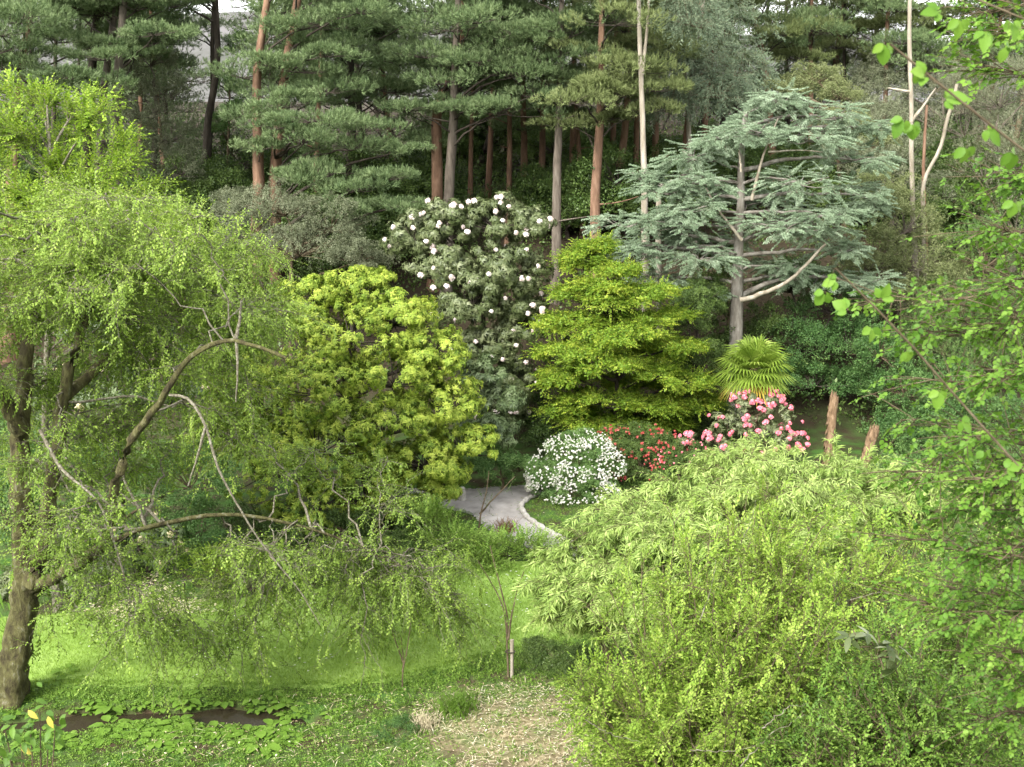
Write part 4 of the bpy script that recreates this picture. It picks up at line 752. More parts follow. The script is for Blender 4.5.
    A = np.where((ends[:, 2] < 5.2)[:, None], lowh[np.argmin(dl, 1)], hubs[np.argmin(d, 1)]); ln = np.linalg.norm(ends - A, axis=1)
    mid = A * .35 + ends * .65; mid[:, 2] = np.maximum(A[:, 2], ends[:, 2]) + np.where(ends[:, 2] < A[:, 2] - 1, .05, .16) * ln + rng.normal(0, .2, len(ln))
    Pp = bez(A, mid, ends, 14); Pp[:, 1:-1] += rng.normal(0, .07, Pp[:, 1:-1].shape)
    g = Geo(); tubes(g, Pp, np.clip(.008 * ln, .014, .035)[:, None] * np.linspace(1, .2, 14)[None], 5); 
    # secondaries
    ns = 16; n = len(ends); tt = rng.uniform(.3, 1, (n, ns)); f = tt * 12.99; i0 = f.astype(int); fr = (f - i0)[..., None]; ii = np.arange(n)[:, None]
    st = Pp[ii, i0] * (1 - fr) + Pp[ii, i0 + 1] * fr; tg = unit(Pp[ii, i0 + 1] - Pp[ii, i0])
    az = rng.uniform(0, 6.283, (n, ns)); lat = np.stack([np.cos(az), np.sin(az), rng.uniform(-.3, .25, (n, ns))], -1)
    dr = unit(.55 * tg + .8 * lat); hang = np.where(ends[:, 2] < 6.2, 1.0, .42)[:, None, None]; L = rng.uniform(.4, 1.35, (n, ns, 1)); e = st + dr * L + np.array([0, 0, -1.0]) * (L ** 1.6) * hang * rng.uniform(.1, .5, (n, ns, 1)); c = st + dr * L * .6 + np.array([0, 0, .04])
    keep = e[..., 2].ravel() > .35
    st, e, c = [q.reshape(-1, 3)[keep] for q in (st, e, c)]
    Q = bez(st, c, e, 7); Q[:, 1:] += rng.normal(0, .03, Q[:, 1:].shape); tubes(g, Q, np.broadcast_to(np.linspace(.006, .002, 7), Q.shape[:2]), 3)
    # fine hanging twiglets in the curtains
    g.build('branches', M['lichen'], root, base)
    nl = 11; m = len(Q); f = rng.uniform(.1, 1, (m, nl)) * 5.99; i0 = f.astype(int); fr = (f - i0)[..., None]; ii = np.arange(m)[:, None]
    P = (Q[ii, i0] * (1 - fr) + Q[ii, i0 + 1] * fr).reshape(-1, 3); tg = unit(Q[ii, i0 + 1] - Q[ii, i0]).reshape(-1, 3)
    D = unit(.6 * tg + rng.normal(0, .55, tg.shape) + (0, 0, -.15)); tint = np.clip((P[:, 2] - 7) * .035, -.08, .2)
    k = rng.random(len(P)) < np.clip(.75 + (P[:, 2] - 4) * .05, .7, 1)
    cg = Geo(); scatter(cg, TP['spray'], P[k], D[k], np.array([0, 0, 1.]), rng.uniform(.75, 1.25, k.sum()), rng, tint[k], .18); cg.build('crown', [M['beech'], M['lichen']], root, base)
weeping()
# bright feathery tree at top left
def feathery():
    rng = np.random.default_rng(31); Y = 29; base = gbase(40, Y); root = thing('feathery_tree', "bright lime tree with feathery upright sprays above the weeping tree", 'tree', base)
    g = Geo(); t = trunk_tube(g, [base - (0, 0, .2), at(45, 420, Y), at(50, 280, Y), at(54, 200, Y), at(50, 150, Y), at(47, 105, Y)], .16, .02, rng, 8, 36, 1.2)
    tips = [(8, 92), (-30, 120), (42, 104), (88, 98), (100, 112), (122, 140), (136, 158), (164, 182), (24, 140), (-10, 160), (70, 138), (108, 172), (146, 196), (168, 215), (190, 240), (126, 222), (66, 186), (18, 196), (-20, 215), (90, 216), (214, 248), (232, 268), (48, 232), (158, 248), (-60, 180), (108, 252), (0, 246), (250, 290), (196, 270), (56, 166), (4, 128), (30, 212), (140, 246), (180, 262)]
    E = np.array([at(a, b, Y + rng.uniform(-2.0, 2.0)) for a, b in tips]); hub = np.array([t[np.argmin(np.abs(t[:, 2] - (e[2] - .35 * abs(e[0] - t[20, 0]) - .9)))] for e in E])
    mid = hub * .5 + E * .5 + (0, 0, .25); Pp = bez(hub, mid, E, 12); tubes(g, Pp, np.broadcast_to(np.linspace(.04, .01, 12), Pp.shape[:2]), 5)
    ns = 21; n = len(E); f = rng.uniform(.4, 1, (n, ns)) * 10.99; i0 = f.astype(int); fr = (f - i0)[..., None]; ii = np.arange(n)[:, None]
    st = Pp[ii, i0] * (1 - fr) + Pp[ii, i0 + 1] * fr; tg = unit(Pp[ii, i0 + 1] - Pp[ii, i0]); az = rng.uniform(0, 6.283, (n, ns)); lat = np.stack([np.cos(az), np.sin(az), rng.uniform(-.3, .25, (n, ns))], -1)
    L = rng.uniform(.2, .5, (n, ns, 1)); e = st + unit(tg + .75 * lat) * L; st = st.reshape(-1, 3); e = e.reshape(-1, 3); Q = bez(st, (st + e) / 2 + (0, 0, .06), e, 5)
    tubes(g, Q, np.broadcast_to(np.linspace(.009, .003, 5), Q.shape[:2]), 3); g.build('trunk', M['lichen'], root, base, True)
    nl = 9; m = len(Q); f = rng.uniform(.1, 1, (m, nl)) * 3.99; i0 = f.astype(int); fr = (f - i0)[..., None]; ii = np.arange(m)[:, None]
    P = (Q[ii, i0] * (1 - fr) + Q[ii, i0 + 1] * fr).reshape(-1, 3); tg = unit(Q[ii, i0 + 1] - Q[ii, i0]).reshape(-1, 3)
    cg = Geo(); scatter(cg, TP['spray'], P, unit(tg + rng.normal(0, .5, tg.shape)), np.array([0, 0, 1.]), rng.uniform(.95, 1.5, len(P)), rng, .0, .2); cg.build('crown', [M['lime'], M['lichen']], root, base)
feathery()

# ================================================================== RIGHT FOREGROUND
def bamboo():
    rng = np.random.default_rng(51); base = gbase(720, 24.5); root = thing('bamboo_clump', "pale green bamboo clump arching over the right end of the lawn", 'bamboo', base)
    tops = [(545, 585, 23), (560, 560, 23.5), (580, 540, 24), (600, 520, 24), (560, 605, 22.5), (590, 570, 22.5), (620, 500, 24.5), (640, 490, 25), (660, 475, 25), (690, 462, 25.5), (720, 455, 26), (750, 452, 26), (780, 458, 26), (810, 465, 26), (840, 470, 26), (870, 480, 26), (900, 480, 26), (700, 490, 23.5), (740, 490, 23.5), (780, 500, 23.5), (650, 530, 22.5), (620, 550, 22), (690, 530, 22), (740, 540, 21.5), (800, 530, 22.5), (850, 510, 24), (930, 490, 25), (960, 500, 25), (600, 600, 21.5), (640, 590, 21), (680, 580, 20.8), (820, 495, 25), (760, 475, 24.5), (670, 500, 24), (610, 535, 23.4), (630, 515, 23), (712, 470, 24.8), (540, 600, 23.2), (570, 580, 23.2)]
    tops = [(a, b + (14 if 610 < a < 715 else 0), Y) for a, b, Y in tops]
    tops = tops + [(a + rng.normal(0, 16), b + abs(rng.normal(0, 12)) + 3, Y + rng.normal(0, .8)) for a, b, Y in tops for _ in range(2)]
    E = np.array([at(*q) for q in tops]); n = len(E)
    bx = np.clip(E[:, 0] + rng.uniform(.8, 2.4, n), 2.2, 9.5); by = np.clip(E[:, 1] + rng.normal(.6, .7, n), 20.5, 27.5); A = np.stack([bx, by, tz(bx, by) - .1], 1)
    mid = A * .75 + E * .25; mid[:, 2] = E[:, 2] + .35 + rng.uniform(0, .5, n); Pp = bez(A, mid, E, 16); g = Geo(); tubes(g, Pp, np.broadcast_to(np.linspace(.016, .005, 16), Pp.shape[:2]), 5)
    ns = 26; f = rng.uniform(.3, 1, (n, ns)) ** .8 * 14.99; i0 = f.astype(int); fr = (f - i0)[..., None]; ii = np.arange(n)[:, None]
    st = (Pp[ii, i0] * (1 - fr) + Pp[ii, i0 + 1] * fr).reshape(-1, 3); tg = unit(Pp[ii, i0 + 1] - Pp[ii, i0]).reshape(-1, 3); az = rng.uniform(0, 6.283, len(st))
    dr = unit(.5 * tg + np.stack([np.cos(az), np.sin(az), rng.uniform(-.1, .7, len(st))], 1)); L = rng.uniform(.25, .75, (len(st), 1)); e = st + dr * L + (0, 0, -.15) * L
    Q = bez(st, st + dr * L * .6 + (0, 0, .08), e, 5); tubes(g, Q, np.broadcast_to(np.linspace(.005, .002, 5), Q.shape[:2]), 3); g.build('canes', M['twig'], root, base)
    nl = 7; m = len(Q); f = rng.uniform(.15, 1, (m, nl)) * 3.99; i0 = f.astype(int); fr = (f - i0)[..., None]; ii = np.arange(m)[:, None]
    P = (Q[ii, i0] * (1 - fr) + Q[ii, i0 + 1] * fr).reshape(-1, 3); tg = unit(Q[ii, i0 + 1] - Q[ii, i0]).reshape(-1, 3)
    cg = Geo(); scatter(cg, t_hang(7, .2, .17, .026, .5, .5), P, unit(tg + rng.normal(0, .35, tg.shape) + (0, 0, -.35)), np.array([0, 0, 1.]), rng.uniform(.6, 1.2, len(P)), rng, np.repeat(rng.normal(0, .13, n), ns * nl), .17); cg.build('leaves', [M['bamboo'], M['twig']], root, base)
bamboo()
def twiggy(name, label, lobes_, base, mat, seed, n_st, nsec, nl, tps, scl=1.0, leg=.9, twigmat='twig', r0=.02, cat='shrub', upw=.5, tint=0, crown='leaves'):
    """multi-stemmed shrub of straight twigs: stems to points inside the lobes, side twigs, leaf sprays along them"""
    rng = np.random.default_rng(seed); base = np.asarray(base, float); root = thing(name, label, cat, base)
    cs = []
    for c, r in lobes_:
        d = unit(rng.normal(0, 1, (n_st, 3)) + (0, 0, upw)); cs.append(c + d * r * rng.uniform(.5, 1.0, (n_st, 1)))
    E = np.concatenate(cs); n = len(E); A = base + rng.normal(0, .35, (n, 3)) * (1, 1, 0); A[:, 2] = base[2] - .1
    w = rng.uniform(.3, .6, (n, 1)); A2 = A * (1 - w) + E * w + rng.normal(0, .2, (n, 3)) + (0, 0, -.2)
    Pp = bez(A, A2 + (0, 0, .3), E, 14); Pp[:, 1:-1] += rng.normal(0, .02, Pp[:, 1:-1].shape); g = Geo(); tubes(g, Pp, np.broadcast_to(np.linspace(r0, r0 * .2, 14), Pp.shape[:2]), 5)
    ns = nsec; f = rng.uniform(.4, 1, (n, ns)) * 12.99; i0 = f.astype(int); fr = (f - i0)[..., None]; ii = np.arange(n)[:, None]
    st = (Pp[ii, i0] * (1 - fr) + Pp[ii, i0 + 1] * fr).reshape(-1, 3); tg = unit(Pp[ii, i0 + 1] - Pp[ii, i0]).reshape(-1, 3)
    dr = unit(.6 * tg + rng.normal(0, .7, tg.shape) + (0, 0, .15)); L = leg * rng.uniform(.35, 1, (len(st), 1)); e = st + dr * L + (0, 0, -.1) * L
    Q = bez(st, st + dr * L * .5 + (0, 0, .05), e, 5); tubes(g, Q, np.broadcast_to(np.linspace(r0 * .25, .002, 5), Q.shape[:2]), 3); g.build('branches', M[twigmat], root, base)
    m = len(Q); f = rng.uniform(.1, 1, (m, nl)) * 3.99; i0 = f.astype(int); fr = (f - i0)[..., None]; ii = np.arange(m)[:, None]
    P = (Q[ii, i0] * (1 - fr) + Q[ii, i0 + 1] * fr).reshape(-1, 3); tg = unit(Q[ii, i0 + 1] - Q[ii, i0]).reshape(-1, 3)
    cg = Geo(); scatter(cg, tps, P, unit(tg + rng.normal(0, .5, tg.shape)), np.array([0, 0, 1.]), scl * rng.uniform(.6, 1.25, len(P)), rng, tint + np.repeat(rng.normal(0, .13, n), ns * nl), .17); cg.build(crown, [M[mat], M[twigmat]], root, base)
    return root
twiggy('lime_shrub', "large lime green twiggy shrub filling the lower right corner", E_((700, 560, 15, 70, 50), (640, 620, 15, 60, 50), (760, 520, 15.5, 70, 40), (830, 560, 14.5, 70, 50), (720, 640, 13.5, 80, 50), (660, 690, 13.5, 70, 50), (620, 730, 14, 50, 40), (800, 640, 13, 70, 50), (720, 720, 12.5, 80, 50), (900, 560, 14.5, 60, 50), (640, 770, 13, 60, 30), (590, 690, 15, 30, 40), (780, 580, 14.5, 70, 50)), gbase(720, 14.2), 'spring', 61, 13, 14, 7, TP['spring'], .95, .55)
lsh = [o for o in C.objects if o.name == 'lime_shrub' and 'large' in o['label']] or [o for o in C.objects if o.name.startswith('lime_shrub') and 'large' in o['label']]
for tr in ([(690, 750), (735, 752), (768, 742)], [(762, 728), (786, 708), (808, 703)], [(740, 767), (770, 735), (805, 714)], [(782, 775), (812, 742), (824, 733)], [(585, 720), (612, 735), (640, 742)], [(700, 620), (712, 585), (716, 560)], [(850, 600), (880, 592), (905, 596)], [(742, 540), (752, 520), (756, 500)]):
    g = Geo(); trunk_tube(g, [at(a, b, 11.7) for a, b in tr], rng.uniform(.005, .009), .002, rng, 6, 22, 1, rough=1.6); g.build('bare_twig', M['lichen'], lsh[0], np.array(lsh[0].location))
twiggy('dark_shrub', "darker green shrub in the shadow under the lime shrub", E_((850, 720, 11.8, 70, 40), (920, 700, 12, 60, 50), (880, 660, 12.4, 60, 40), (980, 740, 11.6, 60, 50), (800, 760, 11.8, 60, 30)), gbase(890, 12.2), 'herb', 62, 14, 13, 7, TP['spring'], .9, .5, tint=-.12)
plant('rhododendron', "big leaved rhododendron shoot poking through the lime shrub", 'rhododendron', E_((880, 655, 11.6, 18, 10), (858, 645, 11.7, 14, 10)), t_whorl(7, .2, .062, 1.0, .25, .3, fine=True), 'rhodo', gbase(885, 12.1), .008, 3, .6, 1, 1.15, bark='twig', droop=.1, tint=.12, trunkpts=[gbase(885, 12.1), at(884, 690, 11.9), at(880, 660, 11.7)])
twiggy('leafy_shrub', "soft mid green shrub behind the maple leaves at the lower right edge", E_((1000, 520, 19, 60, 50), (960, 590, 18, 60, 50), (1030, 620, 17.5, 60, 60), (980, 660, 16.5, 60, 50), (930, 640, 17, 40, 40)), gbase(985, 18), 'herb', 63, 13, 13, 7, TP['spring'], 1.0, .6, tint=.1)
def maple():
    rng = np.random.default_rng(71); base = gbase(1120, 8.5); root = thing('maple_tree', "leafy maple reaching in from the right edge with fresh green leaves", 'tree', base)
    g = Geo(); t = trunk_tube(g, [base - (0, 0, .2), at(1110, 500, 8.6), at(1090, 250, 8.8), at(1080, 60, 9), at(1075, -60, 9)], .1, .03, rng, 9, 30, 1.3); g.build('trunk', M['bark_grey'], root, base, True)
    ends = [(905, 330, 9), (880, 300, 9.2), (900, 420, 9.4), (915, 480, 9.2), (930, 380, 8.6), (885, 470, 9.6), (905, 540, 9.2), (950, 300, 8.4), (960, 440, 8.2), (940, 520, 8.4), (960, 560, 8.2), (985, 230, 8.8), (990, 380, 8), (975, 480, 8), (1000, 560, 8), (1000, 30, 9), (985, 70, 9.2), (1010, 180, 8.8), (990, 330, 8.6), (1010, 620, 8), (985, 660, 8.2), (960, 620, 8.4), (940, 590, 8.8), (1015, 280, 8.2), (970, 15, 9.3), (1015, 470, 7.8), (930, 460, 8.8), (1010, 690, 8.2), (975, 720, 8.6), (915, 600, 9)]
    E = np.array([at(*q) for q in ends]); hub = np.array([t[np.argmin(np.abs(t[:, 2] - (e[2] - .1)))] for e in E]); n = len(E)
    Pp = bez(hub, hub * .5 + E * .5 + (0, 0, .12), E, 12); Pp[:, 1:-1] += rng.normal(0, .015, Pp[:, 1:-1].shape); g = Geo(); tubes(g, Pp, np.broadcast_to(np.linspace(.011, .003, 12), Pp.shape[:2]), 6)
    ns = 34; f = rng.uniform(.35, 1, (n, ns)) * 10.99; i0 = f.astype(int); fr = (f - i0)[..., None]; ii = np.arange(n)[:, None]
    st = (Pp[ii, i0] * (1 - fr) + Pp[ii, i0 + 1] * fr).reshape(-1, 3); tg = unit(Pp[ii, i0 + 1] - Pp[ii, i0]).reshape(-1, 3); dr = unit(.5 * tg + rng.normal(0, .6, tg.shape) * (1, 1, .5)); e = st + dr * rng.uniform(.15, .55, (len(st), 1))
    Q = bez(st, (st + e) / 2 + (0, 0, .02), e, 4); tubes(g, Q, np.broadcast_to(np.linspace(.004, .002, 4), Q.shape[:2]), 4); g.build('branches', M['twig'], root, base)
    P = np.concatenate([Q[:, 3], Q[:, 2], Q[:, 1]]); tg = np.concatenate([Q[:, 3] - Q[:, 2]] * 3); cg = Geo(); scatter(cg, t_spray(5, .16, .075, .058, .25, True, .5, .15, 65, .12, True), P, unit(unit(tg) + rng.normal(0, .4, tg.shape) + (0, 0, -.15)), np.array([0, 0, 1.]), rng.uniform(.38, .68, len(P)), rng, np.tile(np.repeat(rng.normal(0, .12, n), ns), 3), .17); cg.build('leaves', [M['maple'], M['twig']], root, base)
    # nearest boughs with their larger single leaves
    for tr, Y, lv in (([(1100, 205), (1020, 150), (985, 124), (950, 92), (915, 60), (890, 44)], 4.6, [(885, 42, -90), (918, 68, -60), (926, 76, 160), (905, 118, -120), (912, 122, -80), (943, 100, 10), (967, 146, -90), (985, 128, -40), (1010, 150, -70), (1015, 200, -100)]),
                      ([(1110, 560), (1030, 480), (965, 408), (905, 335), (860, 292), (835, 268)], 5.2, [(872, 326, -90), (848, 310, 150), (838, 280, 200), (826, 292, -120), (905, 350, -60), (940, 390, -100), (960, 420, -40), (880, 300, 60), (985, 450, -90), (1005, 470, 20)]),
                      ([(1080, 40), (1020, 20), (985, 6), (960, -8)], 4.8, [(960, 18, -90), (985, 30, -100), (1005, 45, -60), (1012, 20, -80), (940, 12, 180)])):
        g = Geo(); pts = [t[min(29, int(np.argmin(np.abs(t[:, 2] - at(*tr[0], Y)[2]))))]] + [at(a, b, Y) for a, b in tr]; p = trunk_tube(g, pts, .012, .004, rng, 7, 24, 1, rough=.1); bo = g.build('bough', M['twig'], root, base, True)
        for a, b, an in lv:
            q0 = at(a, b, Y + rng.normal(0, .05)); q = p[int(np.argmin(np.linalg.norm(p - q0, axis=1)))]; c = math.radians(an); d = np.array([math.cos(c), rng.normal(0, .4), math.sin(c)])
            for s_ in (0, 1, 2):
                T = Tpl(); ang = R((0, 50, -50)[s_]); dd = d * math.cos(ang) + unit(np.cross(d, (.2, -.8, .4))) * math.sin(ang); q1 = q0 + dd * .012
                T.stick(q if s_ == 0 else q0, q1, .0016, 1); T.leaf(q1 - unit(dd) * .004, dd, (rng.normal(0, .35), -.8, .5), (.075, .05, .05)[s_] * rng.uniform(.8, 1.15), (.052, .036, .036)[s_] * rng.uniform(.85, 1.1), .55 + rng.normal(0, .15), .12, .25, fine=True); T.done()
                g = Geo(); g.V.append(T.V); g.T.append(T.T); g.n += len(T.V)
                for kk, (F, mi) in T.G.items(): g.F.setdefault(kk, []).append((F, mi))
                g.build('leaf', [M['maple'], M['twig']], bo, base)
maple()

# ================================================================== GROUND PLANTS AND LITTER
def rosette(label, mat, n, L, w, seed, up=.6, fine=True):
    rng = np.random.default_rng(seed); T = Tpl()
    for i in range(n):
        a = i * 2.4; e = rng.uniform(.25, 1) * up; d = np.array([math.cos(a), math.sin(a), e]); b = d * L * .35
        T.stick((0, 0, 0), b, .012, 0); T.leaf(b, d * (1, 1, .55), (0, 0, 1), L * rng.uniform(.75, 1.1), w, .5 + rng.normal(0, .15), .12, .3, fine=fine)
    T.done(); g = Geo(); scatter(g, [T], np.zeros((1, 3)), np.array([[1., 0, 0]]), np.array([0, 0, 1.]), 1.0, rng, 0, 0); return g
rng = np.random.default_rng(91)
protos = [rosette('', 'herb', 8, .34, .2, 1).build('bog_plant', [M['herb'], M['twig']]), rosette('', 'herb', 6, .28, .17, 2).build('bog_plant', [M['herb'], M['twig']]), rosette('', 'herb', 9, .24, .15, 3).build('bog_plant', [M['herb'], M['twig']])]
SP = [(70, 690, 1.2), (95, 694, 1.2), (50, 684, 1.2), (30, 690, 1.1), (112, 700, 1), (82, 676, 1.1), (60, 672, 1)] + [(x, 728 + 5 * math.sin(x), rng.uniform(.8, 1.25)) for x in range(40, 290, 9)] + [(x, 742 + 7 * math.sin(x * 2), rng.uniform(.7, 1.1)) for x in range(50, 300, 13)] + [(x, 703 + 4 * math.sin(x * 3), rng.uniform(.7, 1.05)) for x in range(96, 300, 11)] + [(x, 716 + 5 * math.sin(x * 5), rng.uniform(.6, 1.1)) for x in range(70, 300, 15)] + [(275, 722, .8), (292, 716, .7), (310, 724, .7), (330, 715, .8), (322, 735, .6), (150, 704, .6), (180, 704, .6), (215, 706, .55), (250, 707, .6), (345, 712, .7), (20, 745, .8), (15, 720, .8)]
for i, (a, b, s_) in enumerate(SP):
    p = ground(a + rng.normal(0, 5), b + rng.normal(0, 3.5)); s_ *= rng.uniform(.6, 1.25); o = protos[i] if i < 3 else protos[i % 3].copy()
    if i >= 3: C.objects.link(o)
    o.location = p; s_ *= .85; o.scale = (s_, s_, s_ * .85); o.rotation_euler = (0, 0, rng.uniform(0, 6.28))
    tag(o, "leafy bright green bog plant on the bank of the dark stream", "bog plant", "bog plants along the stream")
def scat_ground(name, label, cat, pts, tpls, mat, sc, seed, zoff=.01, tint=0, up=True, tj=.2):
    r = np.random.default_rng(seed); n = len(pts); P = np.column_stack([pts, tz(pts[:, 0], pts[:, 1]) + zoff]); g = Geo()
    D = unit(np.stack([r.normal(0, 1, n), r.normal(0, 1, n), np.abs(r.normal(0, .5, n)) if up else r.normal(0, .06, n)], 1)) if up != 2 else unit(np.stack([r.normal(0, .35, n), r.normal(0, .35, n), np.ones(n)], 1))
    scatter(g, tpls, P, D, np.array([0, 0, 1.]) if up != 2 else np.array([1., 0, 0]), sc * r.uniform(.6, 1.3, n), r, tint, tj)
    return tag(g.build(name, [M[mat], M['twig']]), label, cat, kind='stuff')
def rnd_poly(pxpoly, n, seed):
    r = np.random.default_rng(seed); poly = [ground(*p)[:2] for p in pxpoly]; P = np.array(poly); lo, hi = P.min(0), P.max(0); out = []
    while sum(map(len, out)) < n:
        q = lo + (hi - lo) * r.random((n * 2, 2)); out.append(q[inpoly(poly, q[:, 0], q[:, 1])])
    return np.concatenate(out)[:n]
T1 = Tpl(); T1.leaf((0, 0, 0), (1, 0, 0), (0, 0, 1), .05, .006, fold=.3, droop=.1); T1.done()
bed = rnd_poly([(-60, 800), (-60, 690), (100, 688), (280, 692), (380, 688), (470, 664), (530, 652), (640, 640), (700, 800)], 11000, 1)
cst = ground(530, 735); bed = bed[(((bed[:, 0] - cst[0]) / 2.0) ** 2 + ((bed[:, 1] - cst[1]) / 1.7) ** 2 > 1) | (np.random.default_rng(4).random(len(bed)) < .32)]
bed = bed[ditch(bed[:, 0], bed[:, 1]) < .35]
scat_ground('ground_weeds', "low green weeds covering the bank at the bottom", 'weeds', bed, TP['ballf'], 'herb', .8, 2, .0, .04, 2, .24)
bed2 = rnd_poly([(330, 520), (420, 500), (470, 512), (520, 545), (560, 560), (620, 580), (560, 566), (450, 570), (400, 582), (300, 595), (0, 610), (0, 560)], 3500, 3)
scat_ground('border_weeds', "green weeds growing in the border behind the lawn", 'weeds', bed2, TP['ballf'], 'herb', .7, 4, .02, -.05, 2)
bed3 = rnd_poly([(535, 500), (620, 470), (680, 480), (660, 560), (590, 556), (545, 528), (528, 510)], 2500, 5)
scat_ground('verge_weeds', "bright low weeds on the verge under the white azalea", 'weeds', bed3, TP['ballf'], 'herb', .6, 6, .02, .12, 2)
lw = rnd_poly([(-60, 690), (-60, 625), (180, 602), (360, 586), (450, 566), (560, 562), (640, 600), (560, 640), (470, 662), (360, 686), (100, 686)], 60000, 7)
g_t = t_tuft(7, .05, .008, .8)
scat_ground('lawn_grass', "short mown grass blades all over the lawn", 'grass', lw, g_t, 'spring', 1.0, 8, .01, -.02, 2, .16)
rr = np.random.default_rng(66); pc = lw[rr.integers(0, len(lw), 46)]; cl = np.concatenate([c + rr.normal(0, rr.uniform(.12, .4), (rr.integers(12, 50), 2)) for c in pc]); cl = cl[inpoly(LAWN, cl[:, 0], cl[:, 1])]
scat_ground('lawn_clover', "patches of clover and moss in the mown lawn", 'clover', cl, TP['ballf'], 'herb', .26, 67, .0, -.1, 2, .2)
T2 = Tpl(); T2.leaf((0, 0, 0), (1, 0, 0), (0, 0, 1), .07, .06, fold=.1, droop=.0); T2.done()
rr = np.random.default_rng(9); cpx = [(x, y) for x, y in zip(rr.normal(190, 60, 90), rr.normal(628, 14, 90))] + [(x, y) for x, y in zip(rr.uniform(180, 360, 90), rr.uniform(600, 680, 90))] + [(x, y) for x, y in zip(rr.uniform(400, 560, 160), rr.normal(590, 18, 160))]
dp = np.array([ground(*q)[:2] for q in cpx])
scat_ground('fallen_petals', "white fallen petals and daisies sprinkled on the lawn", 'petals', dp, [T2], 'white', .8, 10, .05, 0, 0)
rr = np.random.default_rng(19); cpx = list(zip(np.r_[rr.normal(150, 14, 500), rr.normal(168, 22, 400), rr.normal(125, 22, 350)], np.r_[rr.normal(598, 12, 500), rr.normal(607, 4, 400), rr.normal(613, 4, 350)]))
dp = np.array([ground(max(60, a), max(572, b))[:2] for a, b in cpx])
scat_ground('cream_petals', "drift of cream fallen petals below the low rhododendron", 'petals', dp, [T2], 'cream', 1.5, 11, .03, .2, 0)
T3 = Tpl(); T3.leaf((-.15, 0, 0), (1, 0, 0), (0, 0, 1), .32, .014, fold=.1); T3.done(); T4 = Tpl(); T4.leaf((0, 0, 0), (1, 0, 0), (0, 0, 1), .09, .04); T4.done()
st = rnd_poly([(400, 725), (430, 700), (500, 684), (570, 690), (610, 700), (600, 800), (440, 800), (470, 740)], 2600, 12)
scat_ground('straw_litter', "pale dry straw and dead leaves on the bare bank", 'straw', st, [T3, T3, T4], 'straw', .7, 13, .05, -.05, 0, .42)
st2 = rnd_poly([(250, 700), (430, 690), (560, 680), (600, 800), (50, 800), (150, 740)], 1200, 14)
scat_ground('twig_litter', "scattered dead leaves and brown twigs on the weedy bank", 'litter', st2, [T3, T4], 'straw', .75, 15, .09, -.25, 0, .35)
el = rnd_poly([(-60, 700), (-60, 682), (100, 680), (280, 684), (360, 680), (420, 670), (470, 656), (520, 645), (560, 634), (610, 620), (620, 640), (540, 664), (480, 676), (420, 690), (280, 700), (100, 700)], 5200, 21)
scat_ground('edge_weeds', "ragged weeds growing over the lawn's front edge", 'weeds', el, TP['ballf'], 'herb', .62, 22, .0, .12, 2, .24)
el = rnd_poly([(380, 485), (440, 483), (540, 480), (620, 455), (640, 480), (560, 560), (520, 550), (470, 520), (400, 512)], 170, 23)
scat_ground('path_litter', "fallen leaves and petals scattered on the path", 'litter', el, [T4, T2], 'straw', .7, 24, .04, -.2, 0, .3)
el = np.concatenate([np.array(PATH)[i] + (np.array(PATH)[(i + 1) % len(PATH)] - np.array(PATH)[i]) * np.random.default_rng(i).random((45, 1)) + np.random.default_rng(i + 50).normal(0, .13, (45, 2)) for i in range(len(PATH))])
scat_ground('path_weeds', "tufts of grass and weeds creeping over the path's edges", 'weeds', el, TP['ballf'], 'herb', .5, 25, .0, .05, 2, .22)
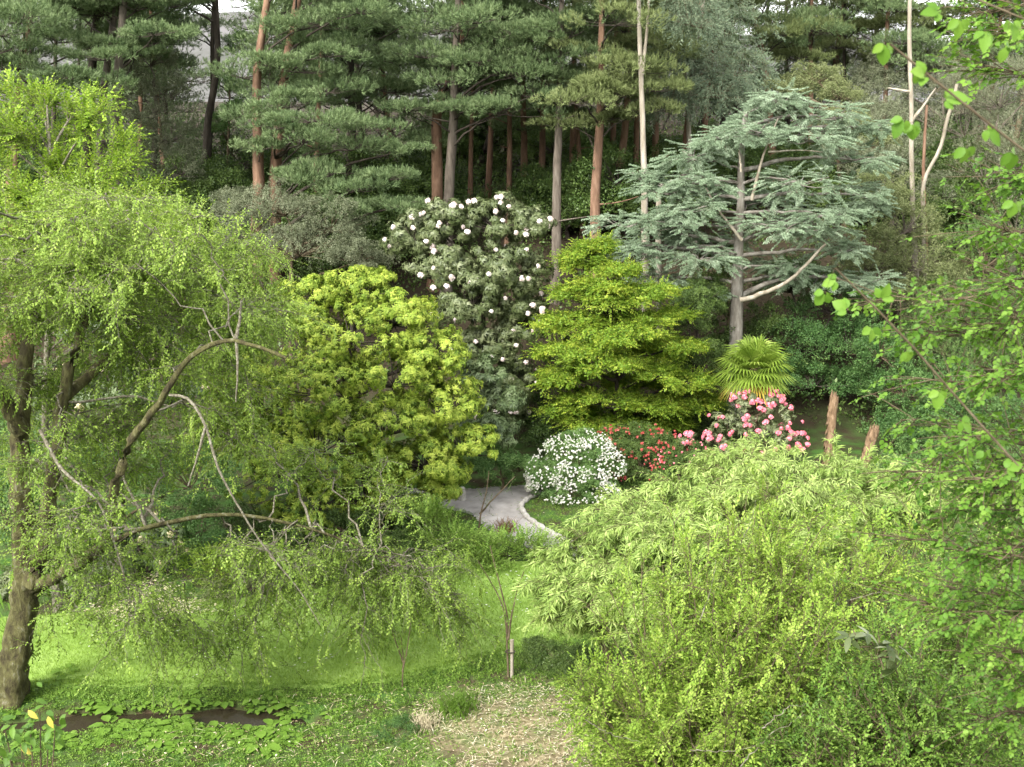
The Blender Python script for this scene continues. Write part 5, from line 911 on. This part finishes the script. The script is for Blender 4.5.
# grass tufts, reddish grass, fern, near-left yellow-leaved plant
def tuft(label, px, py, n, L, mat, seed, name='grass_tuft', spread=.12):
    r = np.random.default_rng(seed); b = ground(px, py); g = Geo(); a = r.uniform(0, 6.28, n); d = np.stack([np.cos(a) * .5, np.sin(a) * .5, np.ones(n)], 1) * L * r.uniform(.6, 1.1, (n, 1))
    s0 = b + np.stack([r.normal(0, spread, n), r.normal(0, spread, n), np.zeros(n)], 1); e = s0 + d * (1, 1, .8); c = s0 + d * (.35, .35, .7); P = bez(s0, c, e, 5)
    tubes(g, P, np.broadcast_to(np.array([.006, .006, .005, .004, .001]), P.shape[:2]), 3, 0, .5); o = g.build(name, M[mat], None, b); tag(o, label, 'grass tuft', 'ornamental grass tufts')
tuft("arching green grass tuft left of the dry straw", 458, 712, 260, .55, 'herb', 1, spread=.2)
tuft("brownish grass tuft beside the path", 506, 532, 130, .5, 'brown', 2, spread=.16)
tuft("small straw coloured grass tuft under the thin sapling", 425, 728, 120, .35, 'straw', 3, spread=.15)
g = rosette('', 'herb', 16, .9, .06, 5, 1.2, False); o = g.build('spiky_plant', [M['herb'], M['twig']]); o.location = at(-2, 500, 27.5); o.location.z = float(tz(o.location.x, 27.5))
o.scale = (1.6, 1.6, 2.8); tag(o, "tall spiky strap leaved plant at the extreme left edge", 'plant')
def near_left():
    r = np.random.default_rng(6); b = at(28, 800, 9.5); b[2] = float(tz(b[0], 9.5)); root = thing('magnolia_shoot', "near leafy shoot with a few yellow leaves in the lower left corner", 'plant', b); g = Geo()
    ends = [(40, 712), (20, 740), (48, 745), (10, 760), (30, 725), (55, 730), (5, 730)]; E = np.array([at(a, c, 9.4) for a, c in ends]); A = np.repeat(b[None], len(E), 0); tubes(g, bez(A, (A + E) / 2 + (0, .05, .1), E, 8), np.broadcast_to(np.linspace(.014, .005, 8), (len(E), 8)), 5)
    g.build('stem', M['twig'], root, b, True); P = np.concatenate([E + r.normal(0, .06, E.shape) for _ in range(9)]); lf = Tpl(); lf.leaf((0, 0, 0), (1, 0, 0), (0, 0, 1), .11, .05, .4, .15, .25, fine=True); lf.done()
    cg = Geo(); scatter(cg, [lf], P, unit(r.normal(0, 1, P.shape) + (0, -.3, -.1)), np.array([0, -.5, 1.]), r.uniform(.7, 1.1, len(P)), r, -.25, .2); cg.build('leaves', [M['herb']], root, b)
    for a, c in ((34, 706), (54, 712), (27, 742)):
        yg = Geo(); p = at(a - 6, c + 4, 9.35); scatter(yg, [lf], p[None], np.array([[.5 + .4 * math.sin(a), -.3, -.6]]), np.array([.3 * math.cos(c), -1, .5]), 1.0, r, .1, .1); yo = yg.build('yellow_leaf', [M['yellow']], root, b); yo["label"] = "large yellow leaf"
near_left()
